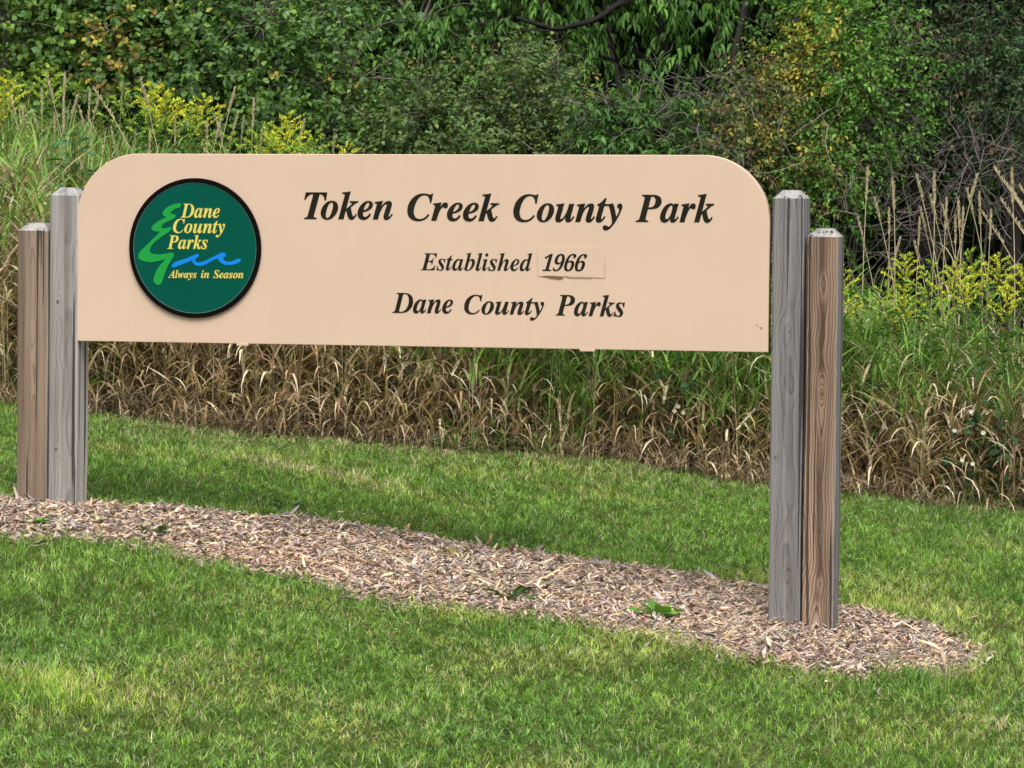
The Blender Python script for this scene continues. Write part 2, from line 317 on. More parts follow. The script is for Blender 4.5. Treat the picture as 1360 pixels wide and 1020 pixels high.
# glyph outlines, thousandths of an em: (advance, [closed outlines as x,y,x,y...])
GLYPHS = {
    'A': (625,[[-101,0,-101,25,-72,30,-45,45,-19,71,481,687,509,687,486,132,486,118,496,68,527,37,578,25,578,0,265,0,265,25,296,30,320,41,335,58,345,78,351,102,353,129,355,209,144,209,73,120,49,84,41,60,48,43,70,32,106,25,106,0],[177,250,357,250,368,488]]),
    'C': (655,[[301,-17,247,-13,199,-3,156,15,118,39,87,70,62,106,44,148,34,194,30,245,33,294,41,343,54,390,65,419,77,446,91,473,107,499,124,524,156,562,191,596,229,626,267,649,305,666,345,679,385,686,427,689,472,687,521,679,573,667,591,664,606,661,620,664,632,673,642,689,669,689,626,459,597,461,593,519,581,567,562,605,534,632,501,649,460,654,414,648,371,629,330,597,307,572,284,542,264,508,244,470,226,427,210,382,198,338,189,295,184,253,182,212,187,159,201,115,225,78,257,52,296,35,341,30,387,35,431,50,473,76,512,111,548,157,576,135,531,80,482,38,427,7,366,-11]]),
    'D': (720,[[-50,0,-50,23,-31,24,-14,26,0,30,13,37,24,47,33,60,42,78,50,100,58,127,171,549,175,567,178,583,179,597,177,613,172,625,163,634,150,640,132,644,109,647,109,671,376,671,489,660,578,626,641,571,678,492,691,392,690,360,686,328,679,297,670,267,658,237,644,208,628,181,609,154,587,129,563,106,535,82,506,62,476,44,445,30,410,19,372,10,331,5,284,1,231,0],[252,31,295,35,335,46,372,64,406,90,437,120,464,156,488,197,508,241,524,288,532,319,537,349,542,380,544,412,545,444,539,515,520,570,489,609,446,633,390,641,370,640,354,635,344,628,336,618,329,604,323,586,198,116,194,92,191,73,193,59,197,48,204,40,216,35,232,32]]),
    'E': (656,[[-50,0,-50,23,-31,24,-14,26,0,30,13,37,24,47,33,60,42,78,50,100,58,127,171,549,177,576,179,597,177,613,172,625,163,634,150,640,132,644,109,647,109,671,643,671,606,483,578,483,578,492,573,540,559,578,536,606,502,624,457,635,401,639,360,636,352,632,346,628,340,622,328,592,270,373,298,373,331,374,359,377,383,383,403,391,421,402,436,416,450,434,464,455,476,479,501,479,430,203,408,203,409,222,409,242,406,274,397,300,381,318,358,329,328,337,289,339,275,339,261,338,199,109,194,84,190,65,192,55,196,47,204,41,216,37,233,35,257,34,303,36,344,41,381,50,415,62,446,80,474,102,502,130,528,163,554,203,579,203,521,0]]),
    'P': (609,[[-50,0,-50,23,-31,24,-14,26,0,30,13,37,24,47,33,60,42,78,50,100,58,127,171,549,177,576,179,601,177,615,172,626,162,634,149,640,131,644,109,647,109,671,386,671,467,665,529,646,574,615,601,571,610,515,606,479,594,446,575,414,549,386,518,362,481,344,454,335,422,329,384,324,340,321,291,320,255,320,202,122,193,70,195,56,200,44,210,36,223,29,241,25,263,23,263,0],[296,354,347,359,389,376,422,403,445,440,459,486,464,540,454,594,424,626,375,637,361,636,350,632,342,626,336,617,330,603,325,584,265,356,281,354]]),
    'S': (549,[[229,-17,188,-14,141,-3,86,15,57,21,49,20,41,18,35,14,14,-11,-13,-11,39,215,67,215,67,208,71,150,84,103,106,66,135,40,172,24,216,19,238,21,259,27,278,37,295,50,310,66,322,84,332,103,337,123,339,145,337,164,333,183,325,200,314,217,300,235,282,254,212,319,146,384,132,403,121,421,114,439,108,458,105,479,104,501,107,536,116,568,131,598,151,624,176,646,204,664,237,678,272,686,309,689,370,682,440,663,465,658,481,661,496,670,509,686,536,686,488,480,459,480,460,491,460,502,458,531,452,557,443,581,430,602,415,620,398,634,378,645,356,652,333,654,306,651,281,640,259,624,242,602,231,576,228,548,230,529,236,511,246,492,260,474,275,457,293,439,326,408,361,378,390,350,415,320,436,290,452,258,461,224,464,187,462,151,454,117,442,88,425,61,402,38,376,18,345,3,311,-8,272,-15]]),
    'T': (600,[[65,0,65,25,91,28,112,33,128,40,141,52,151,68,159,89,305,636,289,636,251,632,214,619,178,598,145,570,118,534,95,492,70,492,107,671,651,671,622,479,594,479,586,535,568,579,542,610,507,629,463,635,456,635,309,94,305,68,307,54,313,44,322,36,334,31,353,28,376,25,376,0]]),
    'a': (500,[[79,-13,49,-9,23,2,2,20,-15,45,-25,75,-28,109,-26,145,-19,181,-8,219,8,256,26,292,48,327,71,359,97,387,125,411,167,439,208,455,246,461,281,454,306,432,319,395,335,451,442,451,359,161,345,110,340,83,342,70,347,63,355,60,374,68,397,91,424,130,446,116,416,70,385,33,354,8,324,-8,293,-13,259,-6,238,15,231,51,234,78,241,112,216,74,191,42,166,18,139,1,110,-10],[138,61,153,63,169,71,184,83,199,99,213,119,227,141,240,166,252,192,262,219,286,300,291,326,294,349,295,369,291,396,278,413,256,418,241,415,226,407,210,392,193,374,178,352,162,326,148,298,135,268,123,237,104,172,97,120,102,87,115,68]]),
    'b': (480,[[114,-14,92,-13,71,-10,51,-5,32,2,16,9,2,18,-9,27,-15,37,-17,46,-11,77,123,558,135,613,134,624,130,633,124,638,116,642,104,644,88,645,72,645,72,672,170,682,281,700,192,379,217,409,242,431,269,448,296,458,325,461,355,457,381,446,403,426,420,400,430,368,433,329,431,293,423,257,412,220,395,183,376,148,352,115,326,84,298,57,267,34,238,17,209,3,178,-6,147,-12],[136,22,154,24,172,31,189,42,206,58,222,76,237,97,251,120,264,145,276,172,286,199,295,227,302,255,308,282,311,308,312,332,311,350,306,365,300,376,290,385,279,390,266,392,241,387,219,372,199,346,172,288,144,206,114,103,108,81,105,63,104,49,108,34,118,25]]),
    'd': (498,[[82,-14,52,-10,26,2,5,21,-11,48,-20,81,-23,122,-21,154,-15,186,-6,220,8,254,24,287,43,320,65,351,89,379,116,405,159,436,201,455,244,461,270,458,295,451,317,438,354,567,360,594,362,613,361,624,356,633,348,638,338,641,323,643,305,644,305,671,404,683,510,700,353,123,345,90,342,71,343,65,347,62,354,61,362,63,370,69,380,78,419,132,442,116,414,77,389,44,366,19,343,1,320,-10,295,-14,261,-7,241,15,234,52,235,71,238,92,244,113,219,74,193,42,168,18,142,0,113,-10],[143,62,158,65,174,73,189,86,204,104,218,124,232,148,268,228,292,309,296,333,299,353,300,371,296,399,284,416,264,422,251,420,237,412,222,400,208,385,193,366,178,344,165,321,151,296,139,269,128,242,118,215,110,188,104,162,100,139,99,117,100,101,104,87,111,76,120,68,131,64]]),
    'e': (401,[[130,-14,89,-9,54,5,24,28,2,60,-12,99,-16,146,-13,182,-5,219,8,256,27,292,48,326,74,358,101,387,131,412,163,432,196,448,229,458,262,461,294,458,320,450,342,436,358,417,368,395,371,369,364,331,343,294,308,258,280,239,247,222,208,207,165,195,117,185,111,131,113,109,119,90,130,74,144,62,161,55,182,53,219,63,255,93,291,142,319,124,288,74,254,36,216,8,175,-8],[125,218,155,227,183,239,209,255,232,273,251,294,267,316,279,339,286,363,288,387,287,399,284,409,278,418,272,423,264,427,255,428,233,422,210,404,187,375,173,351,159,324,147,293,135,257]]),
    'h': (532,[[312,-14,275,-6,253,19,246,61,247,78,251,99,258,125,289,228,323,330,332,367,330,379,324,386,313,388,291,383,268,370,245,347,220,316,195,275,170,227,148,176,127,121,110,62,94,0,-28,0,122,557,132,594,134,612,133,623,129,632,124,638,115,641,103,643,87,644,71,644,71,671,164,680,279,700,171,293,193,326,214,355,235,380,255,402,274,420,307,443,341,456,376,461,418,453,443,428,451,386,448,353,437,309,420,253,372,112,368,98,366,85,368,73,373,66,382,64,400,73,424,100,455,146,477,133,444,80,411,39,378,10,345,-8]]),
    'i': (289,[[196,553,178,555,163,561,149,572,138,586,132,601,130,619,132,637,138,652,149,666,163,677,178,683,196,685,213,683,229,677,242,666,253,652,260,637,262,619,260,601,253,586,242,572,229,561,213,555],[73,-12,52,-10,34,-3,20,8,9,22,3,40,1,61,6,96,15,130,66,314,76,352,79,378,74,394,61,403,38,406,29,406,28,431,132,445,223,461,133,127,125,82,127,71,132,65,141,63,159,71,183,95,211,134,231,120,200,72,169,36,138,9,106,-7]]),
    'k': (481,[[304,-14,274,-9,249,5,229,29,218,50,208,79,198,116,188,161,178,214,143,187,94,0,-28,0,122,557,132,594,134,612,133,623,129,632,124,638,115,641,103,643,87,644,71,644,71,671,164,680,279,700,158,245,236,306,284,348,302,368,313,384,317,398,316,407,312,414,306,419,269,426,269,452,473,452,473,426,447,420,423,411,376,378,281,300,299,190,316,118,328,87,342,68,358,62,376,69,394,90,412,124,435,113,411,67,385,32,359,6,332,-9]]),
    'l': (258,[[59,-14,37,-12,19,-6,4,5,-6,19,-13,37,-15,59,-12,92,-3,126,115,553,129,617,124,633,110,642,87,645,78,645,77,670,120,676,161,681,200,687,237,694,272,700,118,128,112,102,108,80,110,69,115,63,124,61,143,69,167,93,195,132,215,117,188,76,163,43,138,18,114,0,87,-10]]),
    'n': (532,[[317,-14,280,-6,257,19,250,61,251,78,255,99,261,125,293,228,328,330,336,367,334,379,328,386,317,388,296,384,274,371,251,350,227,321,203,283,183,246,163,205,145,160,134,131,125,100,115,68,106,35,98,0,-21,0,63,314,74,358,77,378,72,394,59,403,36,406,27,406,25,431,225,461,173,288,195,322,217,352,238,378,258,400,278,419,311,442,346,456,381,461,423,453,448,428,456,386,448,336,424,253,370,85,372,73,378,66,387,64,396,66,406,72,416,82,453,134,475,119,447,79,421,45,396,20,371,1,344,-10]]),
    'o': (470,[[143,-14,100,-9,62,5,30,30,5,62,-10,101,-15,146,-12,183,-5,220,8,256,26,293,47,326,72,358,99,387,128,412,160,433,193,449,227,458,261,461,309,456,349,442,381,418,405,387,419,348,424,302,422,266,414,230,402,194,385,157,364,123,340,91,313,62,283,36,250,15,216,-1,180,-11],[154,20,169,23,184,31,199,45,213,63,227,85,240,110,253,137,264,166,274,196,298,285,302,312,305,337,306,358,300,397,284,421,256,429,241,426,226,418,210,405,196,387,182,366,168,342,156,314,145,286,134,256,112,166,107,137,104,111,103,87,109,50,126,27]]),
    'r': (388,[[-21,0,63,314,74,358,77,378,72,394,59,403,36,406,27,406,25,431,225,461,170,281,215,362,229,383,242,402,255,417,268,430,280,441,293,450,306,456,318,460,331,461,362,454,380,431,386,394,384,374,379,357,370,343,359,332,345,326,328,324,309,327,292,337,277,354,268,359,246,348,220,315,189,260,173,225,157,187,141,145,132,118,123,91,114,62,106,31,98,0]]),
    's': (376,[[135,-14,109,-12,78,-5,42,7,22,11,10,9,-1,2,-10,-10,-36,-6,-10,162,19,157,26,108,40,70,60,43,87,26,121,21,153,27,172,46,178,78,177,90,174,102,170,114,163,128,153,142,141,158,102,206,84,230,69,254,58,276,49,298,44,319,42,339,46,372,59,401,80,426,106,445,137,456,172,460,200,458,232,452,267,443,277,440,286,439,299,441,309,447,316,457,342,457,320,305,294,308,283,352,269,385,250,410,226,424,199,429,184,427,171,423,160,414,151,404,146,393,144,380,149,357,162,330,184,301,217,262,246,222,273,172,279,156,282,139,283,122,281,97,275,74,264,53,250,34,232,17,212,4,188,-6,163,-12]]),
    't': (275,[[45,-14,7,-6,-15,18,-23,58,-22,78,-16,104,67,407,19,407,19,442,60,460,99,484,135,514,169,550,200,592,241,592,199,447,278,447,267,407,188,407,114,153,104,114,100,84,102,71,107,64,115,61,134,70,159,97,191,141,214,126,186,84,159,49,132,22,104,2,75,-10]]),
    'u': (532,[[69,-14,27,-6,1,19,-7,61,0,112,22,194,56,314,63,342,68,363,69,378,64,394,51,403,28,406,19,406,18,431,109,444,217,461,120,117,113,79,115,68,121,61,132,59,153,63,175,77,198,99,223,129,248,169,273,215,296,266,316,322,335,383,351,448,470,448,373,85,378,72,381,68,385,66,389,65,398,67,407,73,417,83,434,104,456,135,478,120,450,80,424,46,398,20,374,1,347,-10,320,-14,301,-12,284,-5,270,6,260,20,254,38,252,60,270,153,249,121,229,92,209,67,189,45,170,27,137,4,104,-9]]),
    'w': (625,[[71,-15,71,37,68,229,65,275,61,312,57,339,45,379,29,402,8,408,-2,407,-3,433,144,461,155,450,164,419,173,366,180,291,185,196,341,461,366,461,397,129,451,194,487,249,508,292,515,319,513,331,505,344,492,358,479,372,471,388,468,404,470,420,475,434,484,446,496,455,510,461,526,463,543,461,558,455,570,444,579,430,584,413,586,393,577,344,551,284,506,213,445,131,365,37,321,-13,293,-15,267,266,101,-13]]),
    'y': (419,[[-44,-209,-66,-207,-84,-201,-99,-192,-110,-179,-117,-164,-119,-148,-117,-132,-111,-119,-102,-107,-90,-98,-76,-93,-61,-91,-47,-93,-31,-99,-12,-109,6,-119,20,-125,30,-127,38,-126,47,-122,56,-115,87,-84,112,-45,118,-32,122,-20,123,-9,118,44,104,134,86,233,66,317,48,373,36,400,27,408,14,412,-1,412,-14,411,-14,438,34,444,71,452,92,457,110,460,126,461,141,452,154,424,167,378,190,270,220,112,251,169,274,217,291,258,302,290,305,314,302,328,293,342,278,354,262,367,253,382,250,400,252,417,258,432,267,444,280,453,295,459,312,461,330,459,345,453,357,444,366,430,371,414,373,394,371,376,367,353,358,326,318,226,260,110,188,-7,162,-44,136,-78,110,-110,83,-138,56,-162,30,-182,4,-197,-20,-206]]),
    '1': (559,[[97,0,97,53,179,53,195,55,207,59,217,67,224,79,228,96,229,118,229,619,160,544,140,528,120,518,100,515,85,517,71,524,59,535,50,550,44,568,42,589,110,613,136,626,165,644,196,666,266,718,378,718,378,118,379,99,382,83,388,70,397,61,411,55,429,53,510,53,510,0]]),
    '6': (559,[[293,-10,246,-6,202,6,163,26,128,55,99,93,76,138,65,170,56,205,50,244,46,285,45,330,46,363,48,395,51,425,56,455,62,484,76,530,94,572,115,610,140,643,170,671,204,694,242,710,284,721,330,724,370,722,405,717,434,708,457,697,475,684,490,668,499,651,505,633,507,614,504,594,495,576,480,560,458,546,427,539,387,536,382,596,377,615,370,631,362,646,351,656,338,663,321,665,284,657,253,635,227,596,214,567,204,532,195,493,190,449,186,401,201,410,219,419,240,426,264,433,292,437,324,438,359,436,391,429,420,418,446,403,470,384,489,360,504,333,515,302,522,268,524,231,522,190,515,152,503,117,487,85,466,57,440,33,410,14,375,1,336,-7],[296,56,320,60,340,74,356,96,369,127,376,169,379,221,376,270,368,310,354,340,336,360,314,373,287,377,269,375,249,370,230,362,211,351,197,340,186,329,188,275,192,227,198,185,207,149,218,120,241,85,267,63]]),
    '9': (559,[[227,-10,190,-8,158,-3,131,6,109,19,92,33,79,49,70,67,65,85,63,103,64,117,68,129,75,140,84,149,97,156,112,160,123,132,137,106,154,84,175,67,201,56,232,53,279,65,317,99,345,157,364,239,373,343,357,325,338,309,316,294,291,284,263,277,231,275,198,277,167,283,139,294,113,309,90,328,70,351,55,378,44,409,37,444,35,482,38,528,47,570,62,608,83,642,110,671,142,694,178,710,219,721,264,724,311,720,354,708,393,689,428,661,457,625,482,580,493,549,502,514,509,475,513,433,514,388,513,356,511,324,508,293,504,263,498,234,485,187,468,145,448,106,422,73,393,44,358,21,320,4,276,-7],[274,347,296,349,316,355,334,366,349,379,362,395,373,414,372,462,368,505,362,542,354,574,344,600,323,631,299,651,270,657,243,652,221,638,204,614,190,582,183,539,180,488,184,437,195,398,214,370,240,353]]),
}
# ------------------------------------------------------------------ ground
BED = [(-1.9, -.35), (-1.0, -.2), (-0.36, -0.06), (-0.19, 0.08), (-0.02, 0.21), (0.25, 0.39), (0.54, 0.51), (0.86, 0.67), (1.18, 0.82), (1.55, 0.84), (1.91, 0.88), (2.25, 0.96), (2.6, 1.02), (3.04, 0.99), (3.43, 0.81), (3.72, 0.71), (4.0, 0.49), (4.15, 0.2),
       (4.15, -0.05), (4.06, -0.51), (3.87, -0.89), (3.5, -0.92), (3.2, -0.87), (2.89, -0.79), (2.69, -0.79), (2.35, -0.74), (2.03, -0.8), (1.73, -0.92), (1.5, -0.83), (1.31, -0.66), (1.17, -0.76), (0.96, -0.67), (0.9, -0.79), (0.59, -0.62), (0.41, -0.7), (0.28, -0.71), (0.22, -1.0), (0.09, -1.11), (-.6, -1.2), (-1.5, -1.0)]
BEDP = np.array(BED)
def bed_sd(x, y):
    """signed distance to the bed outline, positive inside"""
    x = np.asarray(x, float); y = np.asarray(y, float)
    p = np.stack([x, y], -1); best = np.full(x.shape, 1e9); inside = np.zeros(x.shape, bool)
    for a, b in zip(BEDP, np.roll(BEDP, -1, 0)):
        ab = b-a; t = np.clip(((p-a)@ab)/(ab@ab), 0, 1)
        best = np.minimum(best, np.linalg.norm(p-a-t[..., None]*ab, axis=-1))
        cond = ((a[1] > y) != (b[1] > y)); xi = a[0] + (y-a[1])/(b[1]-a[1]+1e-12)*(b[0]-a[0])
        inside ^= cond & (x < xi)
    return np.where(inside, best, -best) + .035*np.sin(x*9+y*5) *np.sin(y*11-x*3) + .02*np.sin(x*23+1)
def mound(x, y): return .006*(1-np.exp(-np.clip(bed_sd(x, y), 0, 9)/.22))
EX = [-4, -1.72, -1.17, -.61, -.06, .51, 1.04, 1.62, 2.23, 2.72, 3.25, 3.7, 5.5]
EY = [3.1, 3.08, 3.02, 3.13, 3.38, 3.63, 4.04, 4.31, 4.44, 4.57, 4.66, 4.78, 5.0]
def edge_y(x): return np.interp(x, EX, EY) + .06*np.sin(np.asarray(x)*5.3) + .04*np.sin(np.asarray(x)*13.1+1)

def axis_vals(lo, hi, step, far):
    inner = np.arange(lo, hi+1e-6, step); out = []; d = step
    p = hi
    while p < far: d *= 1.35; p += d; out.append(p)
    p = lo; d = step; neg = []
    while p > -far: d *= 1.35; p -= d; neg.append(p)
    return np.array(neg[::-1]+list(inner)+out)
gx = axis_vals(-7, 8, .12, 500); gy = axis_vals(-7, 16, .12, 500)
GX, GY = np.meshgrid(gx, gy, indexing='ij'); GZ = ground_z(GX, GY)
nx, ny = GX.shape
ii, jj = np.meshgrid(np.arange(nx-1), np.arange(ny-1), indexing='ij')
gi = (ii*ny+jj).ravel()
o = mesh_np('ground', np.stack([GX, GY, GZ], -1), np.stack([gi, gi+ny, gi+ny+1, gi+1], -1), None, M_turf, smooth=True)
tag(o, kind='structure')

def sheet(name, x0, x1, y0, y1, step, inside, zf, mat):
    xs = np.arange(x0, x1, step); ys = np.arange(y0, y1, step)
    A, B = np.meshgrid(xs, ys, indexing='ij'); Z = zf(A, B)
    n0, n1 = A.shape; i, j = np.meshgrid(np.arange(n0-1), np.arange(n1-1), indexing='ij')
    keep = inside(A+step/2, B+step/2)[:-1, :-1].ravel(); k = (i*n1+j).ravel()[keep]
    o = mesh_np(name, np.stack([A, B, Z], -1), np.stack([k, k+n1, k+n1+1, k+1], -1), None, mat, smooth=True)
    return tag(o, kind='structure')
sheet('mulch_bed', -2.2, 4.5, -1.6, 1.3, .04, lambda x, y: bed_sd(x, y) > .0, lambda x, y: ground_z(x, y)+.006+mound(x, y), M_soil)
sheet('litter_ground', -7, 8, 2.9, 15.5, .15, lambda x, y: y > edge_y(x)+.02, lambda x, y: ground_z(x, y)+.008, M_litter)

# ------------------------------------------------------------------ sign
M_panel = paint_mat('beige_panel', (.570, .420, .316), .45, .03, .35, streak=.05)
M_edge = paint_mat('panel_edge', (.56, .44, .34), .5, .03)
M_text = paint_mat('dark_vinyl', (.014, .013, .008), .6, .4, .08)
M_badge = paint_mat('badge_green', (.0005, .070, .047), .5, .08, .06)
M_rim = paint_mat('black_rim', (.003, .0025, .0025), .5, .1, .06)
M_line = paint_mat('grey_line', (.09, .16, .14), .5)
M_yel = paint_mat('yellow_vinyl', (.58, .53, .12), .5, .03, .1)
M_yshade = paint_mat('olive_outline', (.05, .07, .01), .5, .1)
M_grn = paint_mat('bright_green_vinyl', (.012, .27, .045), .5, .05, .1)
M_blue = paint_mat('blue_vinyl', (.006, .19, .62), .5, .05, .1)
M_peel = paint_mat('torn_edge', (.16, .08, .045), .9, .4)
sign = empty('park_sign', (1.618, 0, float(ground_z(1.6, 0))))
tag(sign, 'long beige county park sign with round green badge hung between square wooden posts', 'park sign')
SL = np.array(sign.location)
PW = 3.236

def flat_prism(name, outline, y_front, thick, mat, parent, origin, bev=0.0, holes=()):
    """outline in (x,z) world; a filled shape standing in the XZ plane, front at y_front"""
    cu = bpy.data.curves.new(name, 'CURVE'); cu.dimensions = '2D'; cu.fill_mode = 'BOTH'; cu.extrude = thick/2-bev; cu.bevel_depth = bev; cu.bevel_resolution = 1 if bev else 0
    if bev: cu.offset = -bev
    for ol in [outline]+list(holes):
        s = cu.splines.new('POLY'); s.points.add(len(ol)-1); s.use_cyclic_u = True
        s.points.foreach_set('co', np.array([(x, z, 0, 1) for x, z in ol], np.float32).ravel())
    return curve_mesh(name, cu, y_front, thick, mat, parent, origin)
def curve_mesh(name, cu, y_front, thick, mat, parent, origin):
    tmp = bpy.data.objects.new('tmp', cu); C.objects.link(tmp)
    dg = bpy.context.evaluated_depsgraph_get(); dg.update()
    me = bpy.data.meshes.new_from_object(tmp.evaluated_get(dg)); me.name = name
    C.objects.unlink(tmp); bpy.data.objects.remove(tmp); bpy.data.curves.remove(cu)
    n = len(me.vertices); co = np.empty(n*3, np.float32); me.vertices.foreach_get('co', co); co = co.reshape(-1, 3)
    out = np.stack([co[:, 0], y_front+thick/2-co[:, 2], co[:, 1]], -1) - np.asarray(origin, np.float32)
    me.vertices.foreach_set('co', out.astype(np.float32).ravel()); me.materials.clear(); me.update()
    return link_mesh(name, me, mat, parent)

def smooth_outline(pts, sub=4):
    p = np.array(pts); n = len(p); out = []
    for i in range(n):
        p0, p1, p2, p3 = p[(i-1) % n], p[i], p[(i+1) % n], p[(i+2) % n]
        for k in range(sub):
            t = k/sub
            out.append(.5*((2*p1)+(-p0+p2)*t+(2*p0-5*p1+4*p2-p3)*t*t+(-p0+3*p1-3*p2+p3)*t**3))
    return [tuple(v) for v in out]

# panel outline: square bottom corners, big round top corners
ol = [(0, 1.2), (PW, 1.2)]
R = .30
for k in range(25):
    a = math.pi/2*k/24; ol.append((PW-R+R*math.cos(a), 2.06-R+R*math.sin(a)))
for k in range(25):
    a = math.pi/2*(1+k/24); ol.append((R+R*math.cos(a), 2.06-R+R*math.sin(a)))
panel = flat_prism('panel', ol, 0.0, .045, M_panel, sign, SL, bev=.003)
def kid(o, parent):            # sub-part: keep place, parts sit at their thing's origin
    o.parent = parent; return o

def words(name, items, y_front, mat, parent, grow=0.0, thick=.0012, dx=0.0, dz=0.0):
    for text, x0, x1, z0, z1, sz in items:
        digits = text.isdigit(); shear = .27 if digits else 0
        kern = {('T', 'o'): -90}
        pen = 0; placed = []
        for i, ch in enumerate(text):
            adv, spl = GLYPHS[ch]
            placed.append((pen, spl)); pen += (440 if digits else adv) + kern.get((ch, text[i+1] if i+1 < len(text) else ''), 0)
        def tx(p): return [(off, s) for off, s in p]
        allx = [off + s[k]*(.86 if digits else 1) + shear*s[k+1] for off, spl in placed for s in spl for k in range(0, len(s), 2)]
        mn, mx = min(allx), max(allx); sx = (x1-x0)/(mx-mn)
        for li_, (off, spl) in enumerate(placed):
            cu = bpy.data.curves.new(name, 'CURVE'); cu.dimensions = '2D'; cu.fill_mode = 'BOTH'; cu.extrude = thick/2; cu.offset = grow
            for s in spl:
                pts = [(off+s[k]*(.86 if digits else 1)+shear*s[k+1]-mn, s[k+1]) for k in range(0, len(s), 2)]
                P = [(x0+px*sx+dx, z0+(z1-z0)*px/(mx-mn)+py*sz/1000+dz, 0, 1) for px, py in pts]
                sp = cu.splines.new('POLY'); sp.points.add(len(P)-1); sp.use_cyclic_u = True
                sp.points.foreach_set('co', np.array(P, np.float32).ravel())
            curve_mesh(name, cu, y_front-.0002*(li_ % 2), thick, mat, parent, SL)

words('letter', [('Token', 1.0992, 1.515, 1.7685, 1.769, 0.1769), ('Creek', 1.5855, 2.0097, 1.7654, 1.7647, 0.1734), ('County', 2.0778, 2.5743, 1.7641, 1.7646, 0.174), ('Park', 2.6374, 2.9876, 1.7663, 1.7668, 0.1756)], -.0015, M_text, panel, .0012)
words('letter', [('Established', 1.6481, 2.1654, 1.543, 1.5451, 0.1124)], -.0015, M_text, panel)
words('letter', [('Dane', 1.5159, 1.7989, 1.3506, 1.352, 0.1324), ('County', 1.8511, 2.2202, 1.3503, 1.3509, 0.1240), ('Parks', 2.2735, 2.5886, 1.3493, 1.3479, 0.1348)], -.0015, M_text, panel, .0005)
# stuck-on strip with the year, its lower edge torn and dirty
pol = [(2.191, 1.527), (2.197, 1.520), (2.212, 1.522), (2.26, 1.5205), (2.306, 1.519), (2.311, 1.5245), (2.35, 1.520), (2.40, 1.5215), (2.44, 1.5185), (2.494, 1.517), (2.497, 1.651), (2.191, 1.652)]
patch = flat_prism('date_strip', pol, -.0028, .0026, M_panel, panel, SL)
pl_ = [(2.213, 1.5235), (2.235, 1.5245), (2.268, 1.524), (2.302, 1.522), (2.309, 1.5165), (2.30, 1.5105), (2.288, 1.5075), (2.276, 1.511), (2.25, 1.5125), (2.236, 1.517), (2.216, 1.5195)]
flat_prism('torn_edge', pl_, -.0034, .0032, M_peel, panel, SL)
M_gline = paint_mat('grimy_edge', (.44, .32, .24), .8, .1)
flat_prism('grimy_edge', [(2.318, 1.5215), (2.35, 1.5185), (2.40, 1.520), (2.44, 1.517), (2.43, 1.5155), (2.38, 1.5165), (2.35, 1.5158), (2.325, 1.519)], -.0036, .003, M_gline, panel, SL)
flat_prism('grimy_edge', [(2.1885, 1.652), (2.1885, 1.53), (2.193, 1.521), (2.21, 1.518), (2.21, 1.5195), (2.1945, 1.5225), (2.1905, 1.531), (2.1905, 1.652)], -.0014, .001, M_gline, panel, SL)
flat_prism('grimy_edge', [(2.4975, 1.64), (2.4975, 1.516), (2.45, 1.5165), (2.45, 1.5148), (2.499, 1.5140), (2.499, 1.64)], -.0013, .001, paint_mat('faint_edge', (.50, .372, .28), .8, .05), panel, SL)
words('letter', [('1966', 2.2117, 2.4167, 1.5456, 1.546, 0.1055)], -.0042, M_text, panel)
for x0, x1 in ((.775, .832), (2.384, 2.453)):
    flat_prism('panel_clip', [(x0, 1.191), (x1, 1.191), (x1, 1.203), (x0, 1.203)], -.001, .047, M_panel, panel, SL, bev=.001)
for cx, cz, r_ in ((3.203, 1.305, .004), (3.182, 1.318, .0025), (3.19, 1.311, .002)):
    flat_prism('paint_chip', [(cx+r_*math.cos(a)*(1+.3*math.sin(3*a)), cz+r_*1.4*math.sin(a)) for a in np.linspace(0, 6.28, 9)[:-1]], -.001, .0008, M_peel, panel, SL)
def circ(x, z, r, n=96): return [(x+r*math.cos(2*math.pi*k/n), z+r*math.sin(2*math.pi*k/n)) for k in range(n)]
BX, BZ, BR = .578, 1.6325, .3175
badge = flat_prism('badge', circ(BX, BZ, BR-.019), -.0125, .0120, M_badge, sign, SL)
flat_prism('rim', circ(BX, BZ, BR), -.016, .0155, M_rim, badge, SL, bev=.002, holes=[circ(BX, BZ, BR-.0205)[::-1]])
flat_prism('inner_ring', circ(BX, BZ, BR-.020), -.0133, .002, M_line, badge, SL, holes=[circ(BX, BZ, BR-.0228)[::-1]])
BADGE_T = [('Dane', 0.5195, 0.7069, 1.7704, 1.771, 0.0931), ('County', 0.4816, 0.7318, 1.7008, 1.701, 0.0918), ('Parks', 0.4542, 0.6486, 1.6277, 1.6287, 0.0908)]
MOTTO_T = [('Always', 0.4577, 0.5952, 1.4956, 1.4964, 0.0503), ('in', 0.6163, 0.6554, 1.4969, 1.497, 0.0505), ('Season', 0.6757, 0.8199, 1.4969, 1.4978, 0.0525)]
words('letter_outline', BADGE_T, -.0135, M_yshade, badge, .0028, .0010, -.0072)
words('letter_outline', MOTTO_T, -.0135, M_yshade, badge, .0018, .0010, -.0072)
words('letter', BADGE_T, -.0145, M_yel, badge, .0002, .0010, -.0072)
words('letter', MOTTO_T, -.0145, M_yel, badge, .0002, .0010, -.0072)
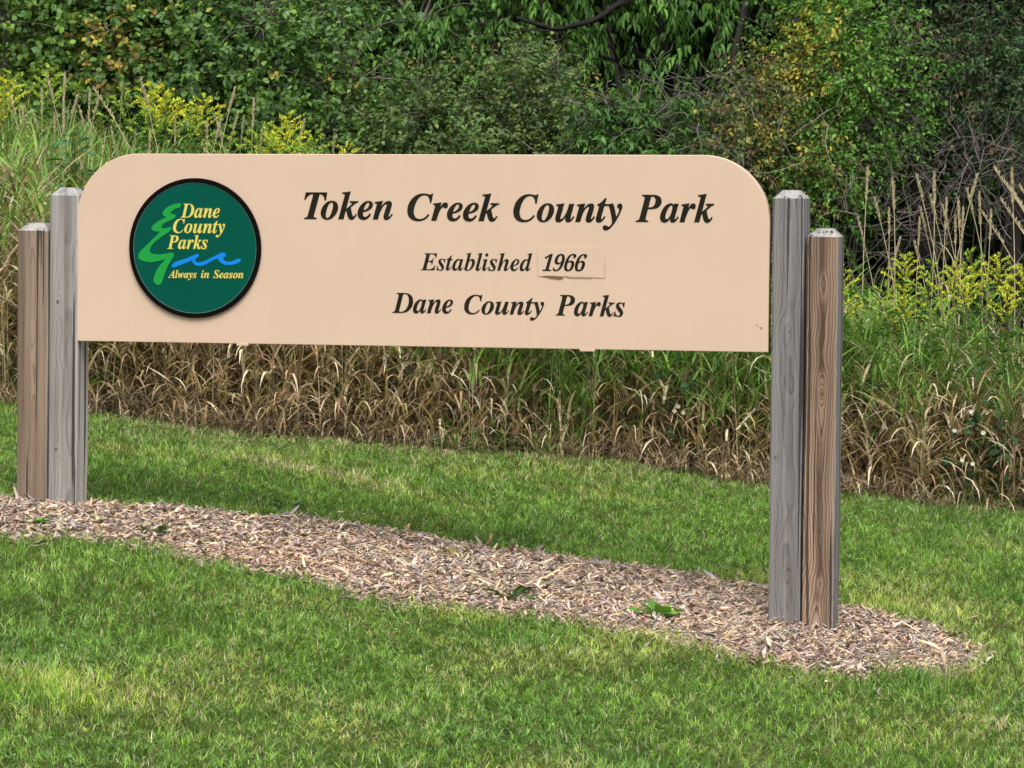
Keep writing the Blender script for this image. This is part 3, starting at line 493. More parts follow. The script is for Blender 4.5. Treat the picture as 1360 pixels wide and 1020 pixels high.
TREE = [(0.5146, 1.8355), (0.5197, 1.8283), (0.5146, 1.817), (0.4889, 1.808), (0.4696, 1.7918), (0.4803, 1.7858), (0.494, 1.7807), (0.4888, 1.7678), (0.4653, 1.7556), (0.4417, 1.7466), (0.4267, 1.7312), (0.4288, 1.7211), (0.4502, 1.7225), (0.4725, 1.7267), (0.4695, 1.7114), (0.4416, 1.6918), (0.4094, 1.6706), (0.3815, 1.6462), (0.3686, 1.6239), (0.3729, 1.6078), (0.4072, 1.6013), (0.4458, 1.6057), (0.4758, 1.6108), (0.4853, 1.5988), (0.4715, 1.5745), (0.45, 1.5381), (0.4328, 1.4895), (0.4221, 1.4672), (0.4028, 1.4642), (0.389, 1.4769), (0.3899, 1.5012), (0.4071, 1.5376), (0.4372, 1.5742), (0.448, 1.5816), (0.4201, 1.574), (0.3814, 1.5664), (0.3427, 1.5692), (0.319, 1.5791), (0.3135, 1.5932), (0.3212, 1.6134), (0.3557, 1.646), (0.3901, 1.6785), (0.4138, 1.7009), (0.4125, 1.7061), (0.3945, 1.7068), (0.3794, 1.7147), (0.3773, 1.7248), (0.3923, 1.741), (0.4246, 1.7613), (0.4481, 1.7716), (0.4396, 1.7755), (0.4314, 1.7855), (0.4353, 1.7996), (0.4546, 1.8178), (0.4846, 1.8301)]
WAVE = [(0.4754, 1.5459), (0.4763, 1.5534), (0.4908, 1.5672), (0.5261, 1.5796), (0.5582, 1.5904), (0.587, 1.6028), (0.5999, 1.6053), (0.6063, 1.5984), (0.5998, 1.5908), (0.5886, 1.5802), (0.5902, 1.5727), (0.603, 1.5668), (0.6254, 1.5715), (0.6542, 1.5838), (0.6894, 1.6007), (0.7149, 1.6124), (0.7308, 1.6116), (0.7379, 1.6042), (0.7324, 1.5951), (0.7245, 1.5875), (0.7276, 1.5785), (0.7404, 1.5726), (0.7659, 1.5744), (0.785, 1.5821), (0.8009, 1.5858), (0.8089, 1.5793), (0.8009, 1.5702), (0.7786, 1.561), (0.7531, 1.5568), (0.7276, 1.559), (0.7117, 1.5663), (0.7005, 1.5782), (0.7005, 1.5843), (0.683, 1.5811), (0.651, 1.5642), (0.6254, 1.5534), (0.603, 1.5502), (0.5838, 1.5575), (0.5742, 1.571), (0.5726, 1.5755), (0.555, 1.5687), (0.5229, 1.5569), (0.4908, 1.5445), (0.4795, 1.5429)]
flat_prism('tree_mark', [(x-.0072, z) for x, z in smooth_outline(TREE)], -.0145, .0020, M_grn, badge, SL)
flat_prism('wave_mark', [(x-.0072, z) for x, z in smooth_outline(WAVE)], -.0145, .0020, M_blue, badge, SL)

# posts: 14 cm square, chamfered tops, eased edges, split by fine drying cracks
def post(xc, ztop, lean, mat, label, w=.14):
    zb = float(ground_z(xc, .06)) - .25
    H = ztop-zb; h = w/2; e = .006
    prof = [(-h+e, -h), (h-e, -h), (h, -h+e), (h, h-e), (h-e, h), (-h+e, h), (-h, h-e), (-h, -h+e)]
    lv = []
    for k in range(15): lv.append((H-.036)*k/14)
    V = []
    for z in lv:
        for k, (x, y) in enumerate(prof):
            j = .0012*math.sin(z*7+k*1.3+xc*5)
            V.append((x+j*(1 if x > 0 else -1), y+j, z))
    inset = .036
    for x, y in prof:
        V.append((math.copysign(abs(x)-inset if abs(x) > inset else 0, x), math.copysign(abs(y)-inset, y), H))
    F = []
    for k in range(len(lv)):
        for j in range(8): F.append((k*8+j, k*8+(j+1) % 8, (k+1)*8+(j+1) % 8, (k+1)*8+j))
    me = bpy.data.meshes.new('post'); me.from_pydata(V, [], F+[tuple(range(7, -1, -1)), tuple(range(len(V)-8, len(V)))]); me.update()
    o = link_mesh('post', me, mat, sign)
    o.location = Vector((xc, .065, zb)) - Vector(SL.tolist()); o.rotation_euler = (0, lean, 0)
    o['label'] = label; return o
LBR, DBR = (.31, .215, .155), (.12, .065, .042)
M_w1 = wood_mat('post_wood_brown', (.245, .176, .122), (.10, .064, .043), (.25, .215, .18), .32, (.005, -.045), 150, .010, knots=((-.02, .42, .008),), seed=3.6, contrast=.75, side_lift=1.2)
M_w2 = wood_mat('post_wood_grey', (.31, .28, .25), (.10, .09, .083), (.31, .30, .288), .85, (.03, .02), 110, .010, knots=((-.028, 1.20, .011), (-.032, .52, .009)), seed=5.4, contrast=.8, side_grey=.6, side_lift=1.35)
M_w3 = wood_mat('post_wood_blue_grey', (.195, .178, .165), (.06, .055, .053), (.215, .212, .218), .9, (.012, -.01), 105, .012, knots=((.0, 2.09, .010), (-.045, 1.0, .009), (.02, .51, .010), (.01, 1.55, .006)), seed=9.3, contrast=.95, side_grey=.7, side_lift=1.1)
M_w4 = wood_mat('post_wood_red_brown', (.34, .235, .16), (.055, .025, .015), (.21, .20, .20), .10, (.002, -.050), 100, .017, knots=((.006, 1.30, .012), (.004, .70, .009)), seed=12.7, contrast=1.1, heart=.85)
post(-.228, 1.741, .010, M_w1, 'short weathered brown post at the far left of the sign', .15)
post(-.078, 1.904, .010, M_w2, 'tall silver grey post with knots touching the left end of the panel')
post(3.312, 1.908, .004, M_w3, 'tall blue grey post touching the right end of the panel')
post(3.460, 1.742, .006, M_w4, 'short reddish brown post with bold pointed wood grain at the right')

# ------------------------------------------------------------------ mulch chips
def mulch():
    n = 78000
    x = rng.uniform(-1.9, 4.4, n); y = rng.uniform(-1.4, 1.15, n); s = bed_sd(x, y)
    k = (s > -.02-.05*rng.random(n)**2-.45*(rng.random(n) < .012)*rng.random(n)); x, y, s = x[k], y[k], s[k]; n = len(x)
    L = rng.gamma(1.9, .0115, n)+.010+.05*(rng.random(n) < .02); W = rng.uniform(.006, .017, n)*(.6+L*8); T = rng.uniform(.002, .005, n)
    W = np.minimum(W, L*.6)
    az = rng.uniform(0, 2*math.pi, n); pit = rng.normal(0, .33, n); rol = rng.normal(0, .4, n)
    D = np.stack([np.cos(az)*np.cos(pit), np.sin(az)*np.cos(pit), np.sin(pit)], -1)
    S = unit(np.stack([-np.sin(az), np.cos(az), np.tan(rol)], -1)); U = np.cross(D, S)
    z = ground_z(x, y)+mound(x, y)+.004+rng.random(n)**1.4*.028*np.clip(s/.1, .15, 1)+np.abs(np.sin(pit))*L*.35
    P = np.stack([x, y, z], -1)
    t = np.array([-.5, -.05, .5]); bend = rng.normal(0, .10, (n, 1)); wv = np.array([.55, 1, .35])
    ctr = P[:, None]+D[:, None]*(t*L[:, None])[..., None]+S[:, None]*(bend*np.array([[1., 0, 1.]])*L[:, None])[..., None]
    w = (W[:, None]*wv*.5)[..., None]*S[:, None]; u = (T[:, None]*np.array([.5, 1, .5])*.5)[..., None]*U[:, None]
    V = np.stack([ctr-w-u, ctr+w-u, ctr+w+u, ctr-w+u], 2).reshape(n, 12, 3)
    f = []
    for a in (0, 4):
        for k in range(4):
            f.append([a+k, a+(k+1) % 4, a+4+(k+1) % 4, a+4+k])
    f += [[3, 2, 1, 0], [8, 9, 10, 11]]; f = np.array(f)
    F = (f[None]+(np.arange(n)*12)[:, None, None]).reshape(-1, 4)
    cols = [(.36, .29, .25), (.42, .34, .28), (.30, .23, .19), (.22, .155, .12), (.50, .40, .30), (.14, .10, .08), (.33, .29, .29), (.42, .30, .19), (.56, .46, .36)]
    c = pal(cols, n, .38)*np.array([1.42, 1.41, 1.41])
    # a warmer, fresher patch of chips near the front left of the bed
    wm = np.exp(-(((x-1.15)/.4)**2+((y+.4)/.25)**2))*.35
    c = c*(1-wm[:, None])+c*np.array([1.15, .86, .6])*wm[:, None]
    o = mesh_np('mulch', V.reshape(-1, 3), F, np.repeat(c, 12, 0), M_dry)
    tag(o, 'grey and tan shredded wood chips covering the bed under the sign', 'mulch', kind='stuff')
mulch()

# ------------------------------------------------------------------ mown lawn
def vnoise(x, y, f, seed=0):
    """cheap smooth value noise"""
    X = x*f+seed*17.3; Y = y*f+seed*9.1
    xi = np.floor(X); yi = np.floor(Y); fx = X-xi; fy = Y-yi; fx = fx*fx*(3-2*fx); fy = fy*fy*(3-2*fy)
    def h(a, b):
        v = np.sin(a*127.1+b*311.7+seed)*43758.5453; return v-np.floor(v)
    return (h(xi, yi)*(1-fx)+h(xi+1, yi)*fx)*(1-fy)+(h(xi, yi+1)*(1-fx)+h(xi+1, yi+1)*fx)*fy

def in_view(x, y, m=.7):
    """lawn strip the photograph looks across, with a margin each side"""
    lo = -.118*0 + np.interp(y, [-6.5, -5, -2, 0, 5], [1.3, 1.55, .35, -.42, -2.5]) - m
    hi = np.interp(y, [-6.5, -5, -2, 0, 5], [5.0, 4.95, 4.75, 4.4, 3.9]) + m
    return (x > lo) & (x < hi)

def lawn():
    n = 760000
    y = rng.uniform(-6.0, 5.1, n); x = rng.uniform(-3.4, 5.8, n)
    k = in_view(x, y) & (y < edge_y(x)+.12); x, y = x[k], y[k]
    s = bed_sd(x, y); k = (s < .02) | ((rng.random(len(x)) < .035) & (s < .12)); x, y, s = x[k], y[k], s[k]
    n = len(x)
    # tufting: pull blades towards a jittered lattice so the turf clumps
    g = .06; ix = np.floor(x/g); iy = np.floor(y/g)
    hsh = np.sin(ix*127.1+iy*311.7)*43758.5453; hsh = hsh-np.floor(hsh); hs2 = np.sin(ix*269.5+iy*183.3)*24634.63; hs2 = hs2-np.floor(hs2)
    cx = (ix+.15+.7*hsh)*g; cy = (iy+.15+.7*hs2)*g
    pull = rng.random(n)**.7*.7; x = x+(cx-x)*pull; y = y+(cy-y)*pull
    z = ground_z(x, y)
    big = vnoise(x, y, 1.1, 1); mid = vnoise(x, y, 3.7, 2); sm = vnoise(x, y, 11, 3)
    lush = .3*big+.3*mid+.4*sm
    edge = np.exp(-np.clip(-s, 0, 9)/.05)
    L = (.024+.030*rng.random(n)**1.5+.05*(lush-.35)+.018*(hsh-.5))*(1+.8*edge*rng.random(n))
    tuft = np.exp(-(((x-1.34)/.24)**2+((y+3.71)/.26)**2)); L = L*(1+1.1*tuft)
    tuft2 = np.exp(-(((x-3.98)/.16)**2+((y+.82)/.12)**2)); L = L*(1+1.7*tuft2)
    L = np.clip(L*(1-.45*np.clip(np.exp(-np.clip(edge_y(x)-y, 0, 9)/.3)*np.interp(x, [-1.3, -.8, .9, 2.0], [0, 1, .9, .2]), 0, 1)), .016, .17)
    W = rng.uniform(.0026, .0056, n)
    az = rng.uniform(0, 2*math.pi, n)*.7+hs2*6.3+vnoise(x, y, 6, 5)*2
    th0 = rng.uniform(.0, .9, n)+.5*(rng.random(n) < .2); th1 = th0+rng.uniform(.2, 1.6, n)
    V, F, nv, sv = ribbons(np.stack([x, y, z], -1), az, th0, th1, L, W, 3, .8, .3, rng.normal(0, 1, n))
    cg = pal([(.14, .255, .036), (.17, .295, .042), (.10, .20, .034), (.215, .335, .058), (.145, .255, .068)], n, .42)
    cy_ = pal([(.32, .40, .08), (.38, .39, .14), (.27, .38, .06)], n, .25)
    cd = pal([(.36, .30, .18), (.44, .38, .25)], n, .25)
    yel = np.clip((vnoise(x, y, .9, 11)*.5+vnoise(x, y, 2.6, 12)*.5-.46)*2.6, 0, 1)
    yel = np.maximum(yel, np.exp(-(((x-2.2)/.8)**2+((y+3.17-.25*(x-2.2))/.26)**2))*.75)
    yel = np.maximum(yel, np.exp(-(((x-.8)/1.0)**2+((y-2.15+.1*x)/.22)**2))*.8)
    yel = yel*(1-tuft2)
    dry = np.exp(-(((x-.45)/.42)**2+((y-2.2)/.10)**2))+np.exp(-(((x-4.49)/.14)**2+((y+1.39)/.07)**2))
    fringe = np.exp(-np.clip(edge_y(x)-y, 0, 9)/.34)*np.interp(x, [-1.3, -.8, .9, 2.5], [.25, 1.25, 1.1, .4])
    u = rng.random(n)*.6+hsh*.4
    c = np.where((u < yel*.7)[:, None], cy_, cg)
    c = np.where((rng.random(n) < .05+.12*yel+dry*.7+fringe*.75)[:, None], cd, c)
    c = c*(.62+.40*vnoise(x, y, 5, 21)+.46*hs2)[:, None]
    dk = np.clip((vnoise(x, y, 1.6, 31)-.62)*2.0, 0, 1)[:, None]; c = c*(1-dk)+c*np.array([.75, .88, .95])*dk
    c = c*(1+tuft[:, None]*np.array([.25, .25, .1])-tuft2[:, None]*np.array([.35, .25, .2]))
    G = Geo(); G.add(V, F, np.repeat(c, nv, 0))
    # small broad leaves (clover, plantain) sprinkled through the turf
    m = 26000; j = rng.integers(0, n, m); P = np.stack([x[j], y[j], z[j]+.012+.025*rng.random(m)], -1)+np.concatenate([rng.normal(0, .01, (m, 2)), np.zeros((m, 1))], 1)
    keep = vnoise(P[:, 0], P[:, 1], 2.3, 41)+.35*rng.random(m) > .62; P = P[keep]; m = len(P)
    V, F, nv = leaf_geo(P, rng.normal(0, 1, (m, 3))*np.array([1, 1, .35]), rng.normal(0, .4, (m, 3))+np.array([0, 0, 1.]), rng.uniform(.010, .024, m), rng.uniform(.007, .014, m), ROUND)
    G.add(V, F, np.repeat(pal([(.09, .19, .04), (.12, .23, .05), (.15, .26, .08)], m, .3), nv, 0))
    o = G.build('lawn', M_grass)
    tag(o, 'short mown green grass with yellowish patches around the mulch bed', 'grass', kind='stuff')
lawn()
# ------------------------------------------------------------------ tall grass thicket behind the lawn
DEADC = [(.40, .29, .16), (.52, .40, .25), (.28, .19, .11), (.62, .50, .34), (.20, .13, .08), (.72, .61, .45)]
GREENC = [(.12, .23, .038), (.16, .29, .045), (.09, .18, .035), (.22, .33, .08), (.14, .26, .06)]
def brown_h(x):
    return np.interp(x, [-3, -1.6, -.2, .5, 1.3, 2.0, 2.8, 3.6, 5], [1.12, .98, .80, .54, .44, .44, .50, .54, .56]) + .22*(vnoise(x, x*0+3, 2.6, 4)-.5)+.12*(vnoise(x, x*0+8, 9.0, 9)-.5)
def top_h(x):
    return np.interp(x, [-3.2, -2.4, -1.4, -.4, .6, 2.0, 3.0, 5], [1.42, 1.30, 1.12, 1.05, 1.0, .98, .90, .86])

def thicket():
    G1 = Geo()
    n = 7000
    x = rng.uniform(-5.2, 6.6, n); d = np.abs(rng.normal(0, 1.0, n))**1.1*1.15
    y = edge_y(x)+.05+d
    keep = (x < 6.2-.28*(y-4)+.5) & (x > -1.9-.44*(y-4)-.8)
    x, y, d = x[keep], y[keep], d[keep]; n = len(x)
    z = ground_z(x, y)
    H = top_h(x)*rng.uniform(.72, 1.08, n)*np.clip(.72+d*.8, .72, 1)
    az = rng.uniform(0, 2*math.pi, n); lean = np.abs(rng.normal(0, .19, n))
    # stems
    V, F, nv, sv = ribbons(np.stack([x, y, z], -1), az, lean*.4, lean*1.6+.05, H, rng.uniform(.003, .006, n), 4, .5, .1, rng.uniform(-1, 1, n))
    cs = pal([(.30, .23, .13), (.22, .18, .09), (.15, .18, .06), (.46, .37, .24), (.54, .45, .31)], n, .3)
    G1.add(V, F, np.repeat(cs, nv, 0))
    # leaves up every stem: dead and hanging low down, green and arching above
    m = 11
    si = np.repeat(np.arange(n), m); N_ = len(si)
    h = rng.uniform(.06, .98, N_)*H[si]
    ln = lean[si]*(.4+.6*h/H[si])
    P = np.stack([x[si]+np.cos(az[si])*np.sin(ln)*h, y[si]+np.sin(az[si])*np.sin(ln)*h, z[si]+h], -1)
    bh = brown_h(x[si])*np.clip(.85+.2*d[si], .85, 1.15)
    dead = (h+rng.normal(0, .13, N_)) < bh
    dead |= rng.random(N_) < .10
    patch = (vnoise(x[si], y[si], 2.1, 6) > .74) & (rng.random(N_) < .7); dead &= ~patch
    L = np.where(dead, rng.uniform(.14, .38, N_), rng.uniform(.18, .40, N_)); W = np.where(dead, rng.uniform(.008, .022, N_), np.where(x[si] > 2.9, rng.uniform(.007, .014, N_), rng.uniform(.009, .020, N_)))
    a2 = rng.uniform(0, 2*math.pi, N_)
    th0 = np.where(dead, rng.uniform(.2, 1.2, N_), rng.uniform(.2, 1.0, N_)); th1 = np.where(dead, rng.uniform(.9, 3.2, N_), rng.uniform(.8, 2.2, N_))
    V, F, nv, sv = ribbons(P, a2, th0, th1, L, W, 5, .8, .25, rng.normal(0, 1.1, N_))
    c = np.where(dead[:, None], pal(DEADC, N_, .35), pal(GREENC, N_, .28))
    G1.add(V, F, np.repeat(c, nv, 0))
    # grass blades growing from the ground, arching
    n2 = 9000
    x = rng.uniform(-4.2, 5.2, n2); d = rng.random(n2)**1.6*1.9; y = edge_y(x)+d-.05
    keep = (x < 4.9-.28*(y-4)+.5) & (x > -1.9-.44*(y-4)-.8); x, y, d = x[keep], y[keep], d[keep]; n2 = len(x)
    z = ground_z(x, y); gp = (vnoise(x, y, 1.9, 8) > .68)
    L = rng.uniform(.15, .55, n2)*np.clip(.4+d*2.2, .4, 1.3)
    V, F, nv, sv = ribbons(np.stack([x, y, z], -1), rng.uniform(0, 6.28, n2), rng.uniform(.0, .4, n2), rng.uniform(.7, 2.7, n2), L, rng.uniform(.006, .012, n2), 5, .8, .25, rng.normal(0, .8, n2))
    c = np.where((gp & (rng.random(n2) < .75))[:, None], pal(GREENC, n2, .3), pal(DEADC, n2, .35))
    G1.add(V, F, np.repeat(c, nv, 0))
    # flattened thatch along the foot
    n3 = 9000
    x = rng.uniform(-4.0, 5.0, n3); y = edge_y(x)+rng.uniform(-.16, .7, n3)*rng.random(n3)
    z = ground_z(x, y)+rng.random(n3)**2*.10+.01
    V, F, nv, sv = ribbons(np.stack([x, y, z], -1), rng.uniform(0, 6.28, n3), rng.uniform(1.1, 1.7, n3), rng.uniform(1.3, 1.9, n3), rng.uniform(.06, .26, n3), rng.uniform(.003, .009, n3), 3, .6, .3)
    G1.add(V, F, np.repeat(pal([(.34, .27, .19), (.27, .20, .14), (.42, .35, .26), (.2, .15, .1)], n3, .3), nv, 0))
    o = G1.build('tall_grass', M_dry)
    tag(o, 'tall thicket of grass, dead and brown below and green above, along the back of the lawn', 'tall grass', kind='stuff')
thicket()

# left meadow behind: paler green stalky grass reaching up the slope
def meadow():
    G = Geo(); n = 9000
    y = rng.uniform(4.6, 8.2, n); x = rng.uniform(-5.6, .6, n)
    k = (x > -1.6-.44*(y-4)-.9) & (x < -.2-.44*(y-4)+.9); x, y = x[k], y[k]; n = len(x)
    z = ground_z(x, y); H = rng.uniform(.9, 1.35, n)*np.interp((x+.44*(y-4)), [-2.4, -1.2, .6], [1.12, 1.0, .8])
    az = rng.uniform(0, 6.28, n)
    V, F, nv, sv = ribbons(np.stack([x, y, z], -1), az, rng.uniform(0, .12, n), rng.uniform(.05, .5, n), H, rng.uniform(.004, .008, n), 4, .6, .1, rng.normal(0, .5, n))
    G.add(V, F, np.repeat(pal([(.17, .28, .07), (.26, .34, .10), (.14, .24, .05), (.30, .36, .12), (.50, .47, .30), (.60, .56, .40)], n, .25), nv, 0))
    m = 6; si = np.repeat(np.arange(n), m); N_ = len(si); h = rng.uniform(.3, .97, N_)*H[si]
    P = np.stack([x[si], y[si], z[si]+h], -1); P[:, :2] += rng.normal(0, .02, (N_, 2))
    V, F, nv, sv = ribbons(P, rng.uniform(0, 6.28, N_), rng.uniform(.1, .6, N_), rng.uniform(.6, 2.1, N_), rng.uniform(.12, .30, N_), rng.uniform(.006, .013, N_), 3, .8, .25, rng.normal(0, .8, N_))
    c = pal(GREENC+[(.17, .27, .08), (.24, .33, .10), (.20, .30, .08)], N_, .28); dd = rng.random(N_) < .10; c[dd] = pal(DEADC, dd.sum(), .3)
    G.add(V, F, np.repeat(c, nv, 0))
    tag(G.build('meadow_grass', M_grass), 'pale green meadow grass rising behind the left end of the sign', 'meadow grass', kind='stuff')
meadow()

# ------------------------------------------------------------------ goldenrod, dry stalks
def copy_tree(o, loc, rz, sc=1.0, tilt=(0, 0)):
    c = o.copy(); C.objects.link(c); c.location = [float(v) for v in loc]; c.rotation_euler = (tilt[0], tilt[1], rz); c.scale = (sc, sc, sc)
    for ch in list(o.children):
        d = ch.copy(); C.objects.link(d); d.parent = c
    return c
def goldenrod_proto(H, nb, green):
    root = empty('goldenrod', (0, 0, 0))
    g = np.random.default_rng(int(H*1000)+nb)
    lean = g.uniform(.04, .12); az = g.uniform(0, 6.28)
    t = np.linspace(0, 1, 7); path = np.stack([np.cos(az)*lean*t**2*H, np.sin(az)*lean*t**2*H, t*H], -1)
    G = Geo(); V, F = tube_geo(path, .0045-.003*t, 5); G.add(V, F, (.12, .16, .05)); G.build('stem', M_grass, root)
    G = Geo(); n = 70; h = g.uniform(.12, .88, n); P = np.stack([np.interp(h, t, path[:, i]) for i in range(3)], -1)
    a = np.arange(n)*2.4+g.normal(0, .3, n); el = g.uniform(-.35, .55, n)
    D = np.stack([np.cos(a)*np.cos(el), np.sin(a)*np.cos(el), np.sin(el)], -1)
    V, F, nv = leaf_geo(P, D, np.tile([0, 0, 1.], (n, 1))+g.normal(0, .3, (n, 3)), g.uniform(.07, .13, n)*(1.15-.4*h), g.uniform(.014, .022, n), LANCE, .05)
    G.add(V, F, np.repeat(pal([(.07, .16, .03), (.09, .19, .035), (.06, .13, .03)], n, .25, g), nv, 0)); G.build('foliage', M_grass, root)
    # plume: arching side branches, florets along their tops
    G = Geo()
    for k in range(nb):
        u = k/(nb-1); hz = H*(.83+.155*u); r0 = .115*(1-u)**.9+.03
        a0 = k*2.4+g.uniform(-.3, .3); s = np.linspace(0, 1, 6)
        b = np.stack([np.interp(hz/H, t, path[:, i]) for i in range(3)], -1)
        bp = b+np.stack([np.cos(a0)*r0*s, np.sin(a0)*r0*s, r0*(1.15*s-.45*s**2)], -1)
        V, F = tube_geo(bp, .0018-.001*s, 3); G.add(V, F, (.16, .20, .04))
        nf = int(14+190*r0); q = g.uniform(.1, 1, nf); P = np.stack([np.interp(q, s, bp[:, i]) for i in range(3)], -1)+g.normal(0, .003, (nf, 3))+np.array([0, 0, .006])
        D = unit(g.normal(0, .7, (nf, 3))+np.array([np.cos(a0), np.sin(a0), 1.1]))
        V, F, nv = leaf_geo(P, D, g.normal(0, 1, (nf, 3)), g.uniform(.010, .017, nf)*(1 if green else 1.15), g.uniform(.005, .008, nf)*(1 if green else 1.25), LANCE, .1)
        base = [(.66, .64, .06), (.74, .66, .07), (.48, .54, .06), (.32, .44, .06)] if not green else [(.34, .50, .07), (.44, .54, .08), (.24, .38, .06)]
        G.add(V, F, np.repeat(pal(base, nf, .2, g), nv, 0))
    G.build('flower_plume', M_flower, root)
    return root
protos = [goldenrod_proto(1.25, 11, False), goldenrod_proto(1.2, 9, True), goldenrod_proto(1.3, 14, False), goldenrod_proto(1.22, 12, False)]
PH = [1.25, 1.2, 1.3, 1.22]
used = [False]*4
def place_golden(px, py, Y, kind, label, group):
    tip = at(px, py, Y); gz = float(ground_z(tip[0], tip[1])); sc = (tip[2]-gz)/PH[kind]
    rz = random.uniform(0, 6.28); loc = (tip[0], tip[1], gz-.01)
    if not used[kind]:
        o = protos[kind]; used[kind] = True; o.location = [float(v) for v in loc]; o.rotation_euler = (0, 0, rz); o.scale = (sc,)*3
    else: o = copy_tree(protos[kind], loc, rz, sc, (random.uniform(-.05, .05), random.uniform(-.05, .05)))
    tag(o, label, 'goldenrod', group)
RG = 'goldenrods in the thicket right of the sign'
for i, (px, py, Y, k) in enumerate([(1142, 350, 5.2, 3), (1133, 382, 5.0, 0), (1168, 372, 5.2, 1), (1190, 336, 5.5, 2), (1225, 345, 5.4, 1), (1262, 348, 5.4, 0), (1298, 330, 5.7, 1), (1330, 338, 5.6, 2), (1352, 352, 5.3, 0), (1372, 340, 5.5, 2)]):
    lab = {0: 'goldenrod with a yellow pyramid plume nearest the right posts', 3: 'goldenrod with the brightest yellow plume, fourth tall one right of the posts',
           6: 'tall slender green-budded goldenrod, highest tip right of the sign', 7: 'broad flat-topped yellow goldenrod near the right edge of the photo'}.get(i, 'feathery yellow goldenrod tip in the upper row against the dark hollow, right of the posts')
    place_golden(px, py, Y, k, lab, RG)
for px, py, Y, k in [(1155, 395, 4.9, 1), (1210, 378, 5.1, 0), (1240, 372, 5.0, 1), (1282, 368, 5.1, 0), (1312, 374, 5.0, 1), (1345, 380, 5.0, 0), (1270, 395, 4.9, 1), (1182, 400, 5.5, 0), (1300, 356, 5.9, 3)]:
    place_golden(px, py, Y, k, 'goldenrod below the top row, half sunk in the green thicket right of the posts' if py > 365 else 'goldenrod standing behind the top row right of the posts', RG)
LG = 'goldenrods in the meadow left of and above the sign'
for i, (px, py, Y, k) in enumerate([(72, 88, 6.6, 1), (20, 96, 6.8, 1), (38, 104, 6.4, 3), (52, 92, 7.0, 1), (8, 118, 6.2, 0), (176, 118, 6.2, 1), (190, 110, 6.5, 0), (214, 124, 6.3, 3), (228, 114, 6.4, 0), (249, 126, 6.2, 2), (205, 142, 5.9, 1), (262, 147, 6.0, 1), (364, 148, 6.3, 2), (356, 162, 6.0, 1), (330, 172, 5.9, 1), (398, 182, 6.1, 3), (418, 174, 6.2, 1), (434, 184, 6.0, 1), (452, 190, 6.1, 0), (300, 176, 6.2, 1), (376, 166, 6.2, 0), (40, 178, 5.6, 1), (100, 232, 5.0, 1), (380, 190, 5.9, 1)]):
    lab = {0: 'green-yellow goldenrod, highest tip over the short left post', 9: 'bright yellow arching goldenrod above the round badge, rightmost of its clump',
           12: 'tall upright yellow goldenrod standing alone above the panel between badge and title'}.get(i, 'yellow-green goldenrod at the far left edge above the short post' if px < 110 else 'bright goldenrod of the clump above the left corner and badge' if px < 290 else 'small goldenrod tip just over the top edge of the panel, right of the badge')
    place_golden(px, py, Y, k, lab, LG)

def stalk_proto(H, head, bend, seed, col):
    g = np.random.default_rng(seed); root = empty('dry_grass_stalk', (0, 0, 0))
    t = np.linspace(0, 1, 9); path = np.stack([bend*t**2.2*H, .02*np.sin(t*5+seed), t*H*(1-.25*bend*t)], -1)
    G = Geo(); V, F = tube_geo(path, .0052-.0034*t, 4); G.add(V, F, col)
    G.build('stem', M_dry, root)
    G = Geo(); n = 120; h = 1-head*g.random(n); P = np.stack([np.interp(h, t, path[:, i]) for i in range(3)], -1)
    rr = .0055*np.sin(np.clip((1-h)/head, .03, 1)*math.pi)**.6; a = g.uniform(0, 6.28, n)
    D = np.stack([np.cos(a)*.35+bend*.5, np.sin(a)*.35, np.ones(n)], -1); P = P+np.stack([np.cos(a)*rr*.5, np.sin(a)*rr*.5, 0*a], -1)
    V, F, nv = leaf_geo(P, D, g.normal(0, 1, (n, 3)), g.uniform(.012, .026, n), g.uniform(.003, .006, n), LANCE, .05)
    G.add(V, F, np.repeat(pal([tuple(1.12*c for c in col), tuple(.85*c for c in col)], n, .2, g), nv, 0)); G.build('seed_head', M_dry, root)
    G = Geo(); n = 3; h = g.uniform(.35, .75, n); P = np.stack([np.interp(h, t, path[:, i]) for i in range(3)], -1)
    V, F, nv, sv = ribbons(P, g.uniform(0, 6.28, n), g.uniform(.1, .3, n), g.uniform(.3, 2.4, n), g.uniform(.15, .32, n), g.uniform(.007, .012, n), 5, .8, .3)
    G.add(V, F, col); G.build('dry_leaf', M_dry, root)
    return root
TANC = (.54, .46, .31)
sp_ = [stalk_proto(1.6, .11, .02, 1, TANC), stalk_proto(1.6, .09, .12, 2, (.50, .43, .29)), stalk_proto(1.6, .13, .30, 3, TANC), stalk_proto(1.6, .10, .05, 4, (.34, .36, .18))]
spu = [False]*4
def place_stalk(px, py, Y, k, rz, label, group):
    tip = at(px, py, Y); gz = float(ground_z(tip[0], tip[1])); bend = (.02, .12, .30, .05)[k]
    sc = (tip[2]-gz)/(1.6*(1-.25*bend)); loc = (tip[0]-math.cos(rz)*bend*1.6*sc, tip[1]-math.sin(rz)*bend*1.6*sc, gz-.01)
    if not spu[k]:
        o = sp_[k]; spu[k] = True; o.location = [float(v) for v in loc]; o.rotation_euler = (0, 0, rz); o.scale = (sc,)*3
    else: o = copy_tree(sp_[k], loc, rz, sc)
    tag(o, label, 'grass stalk', group)
RS = 'dry seed-headed grass stalks in front of the dark hollow'
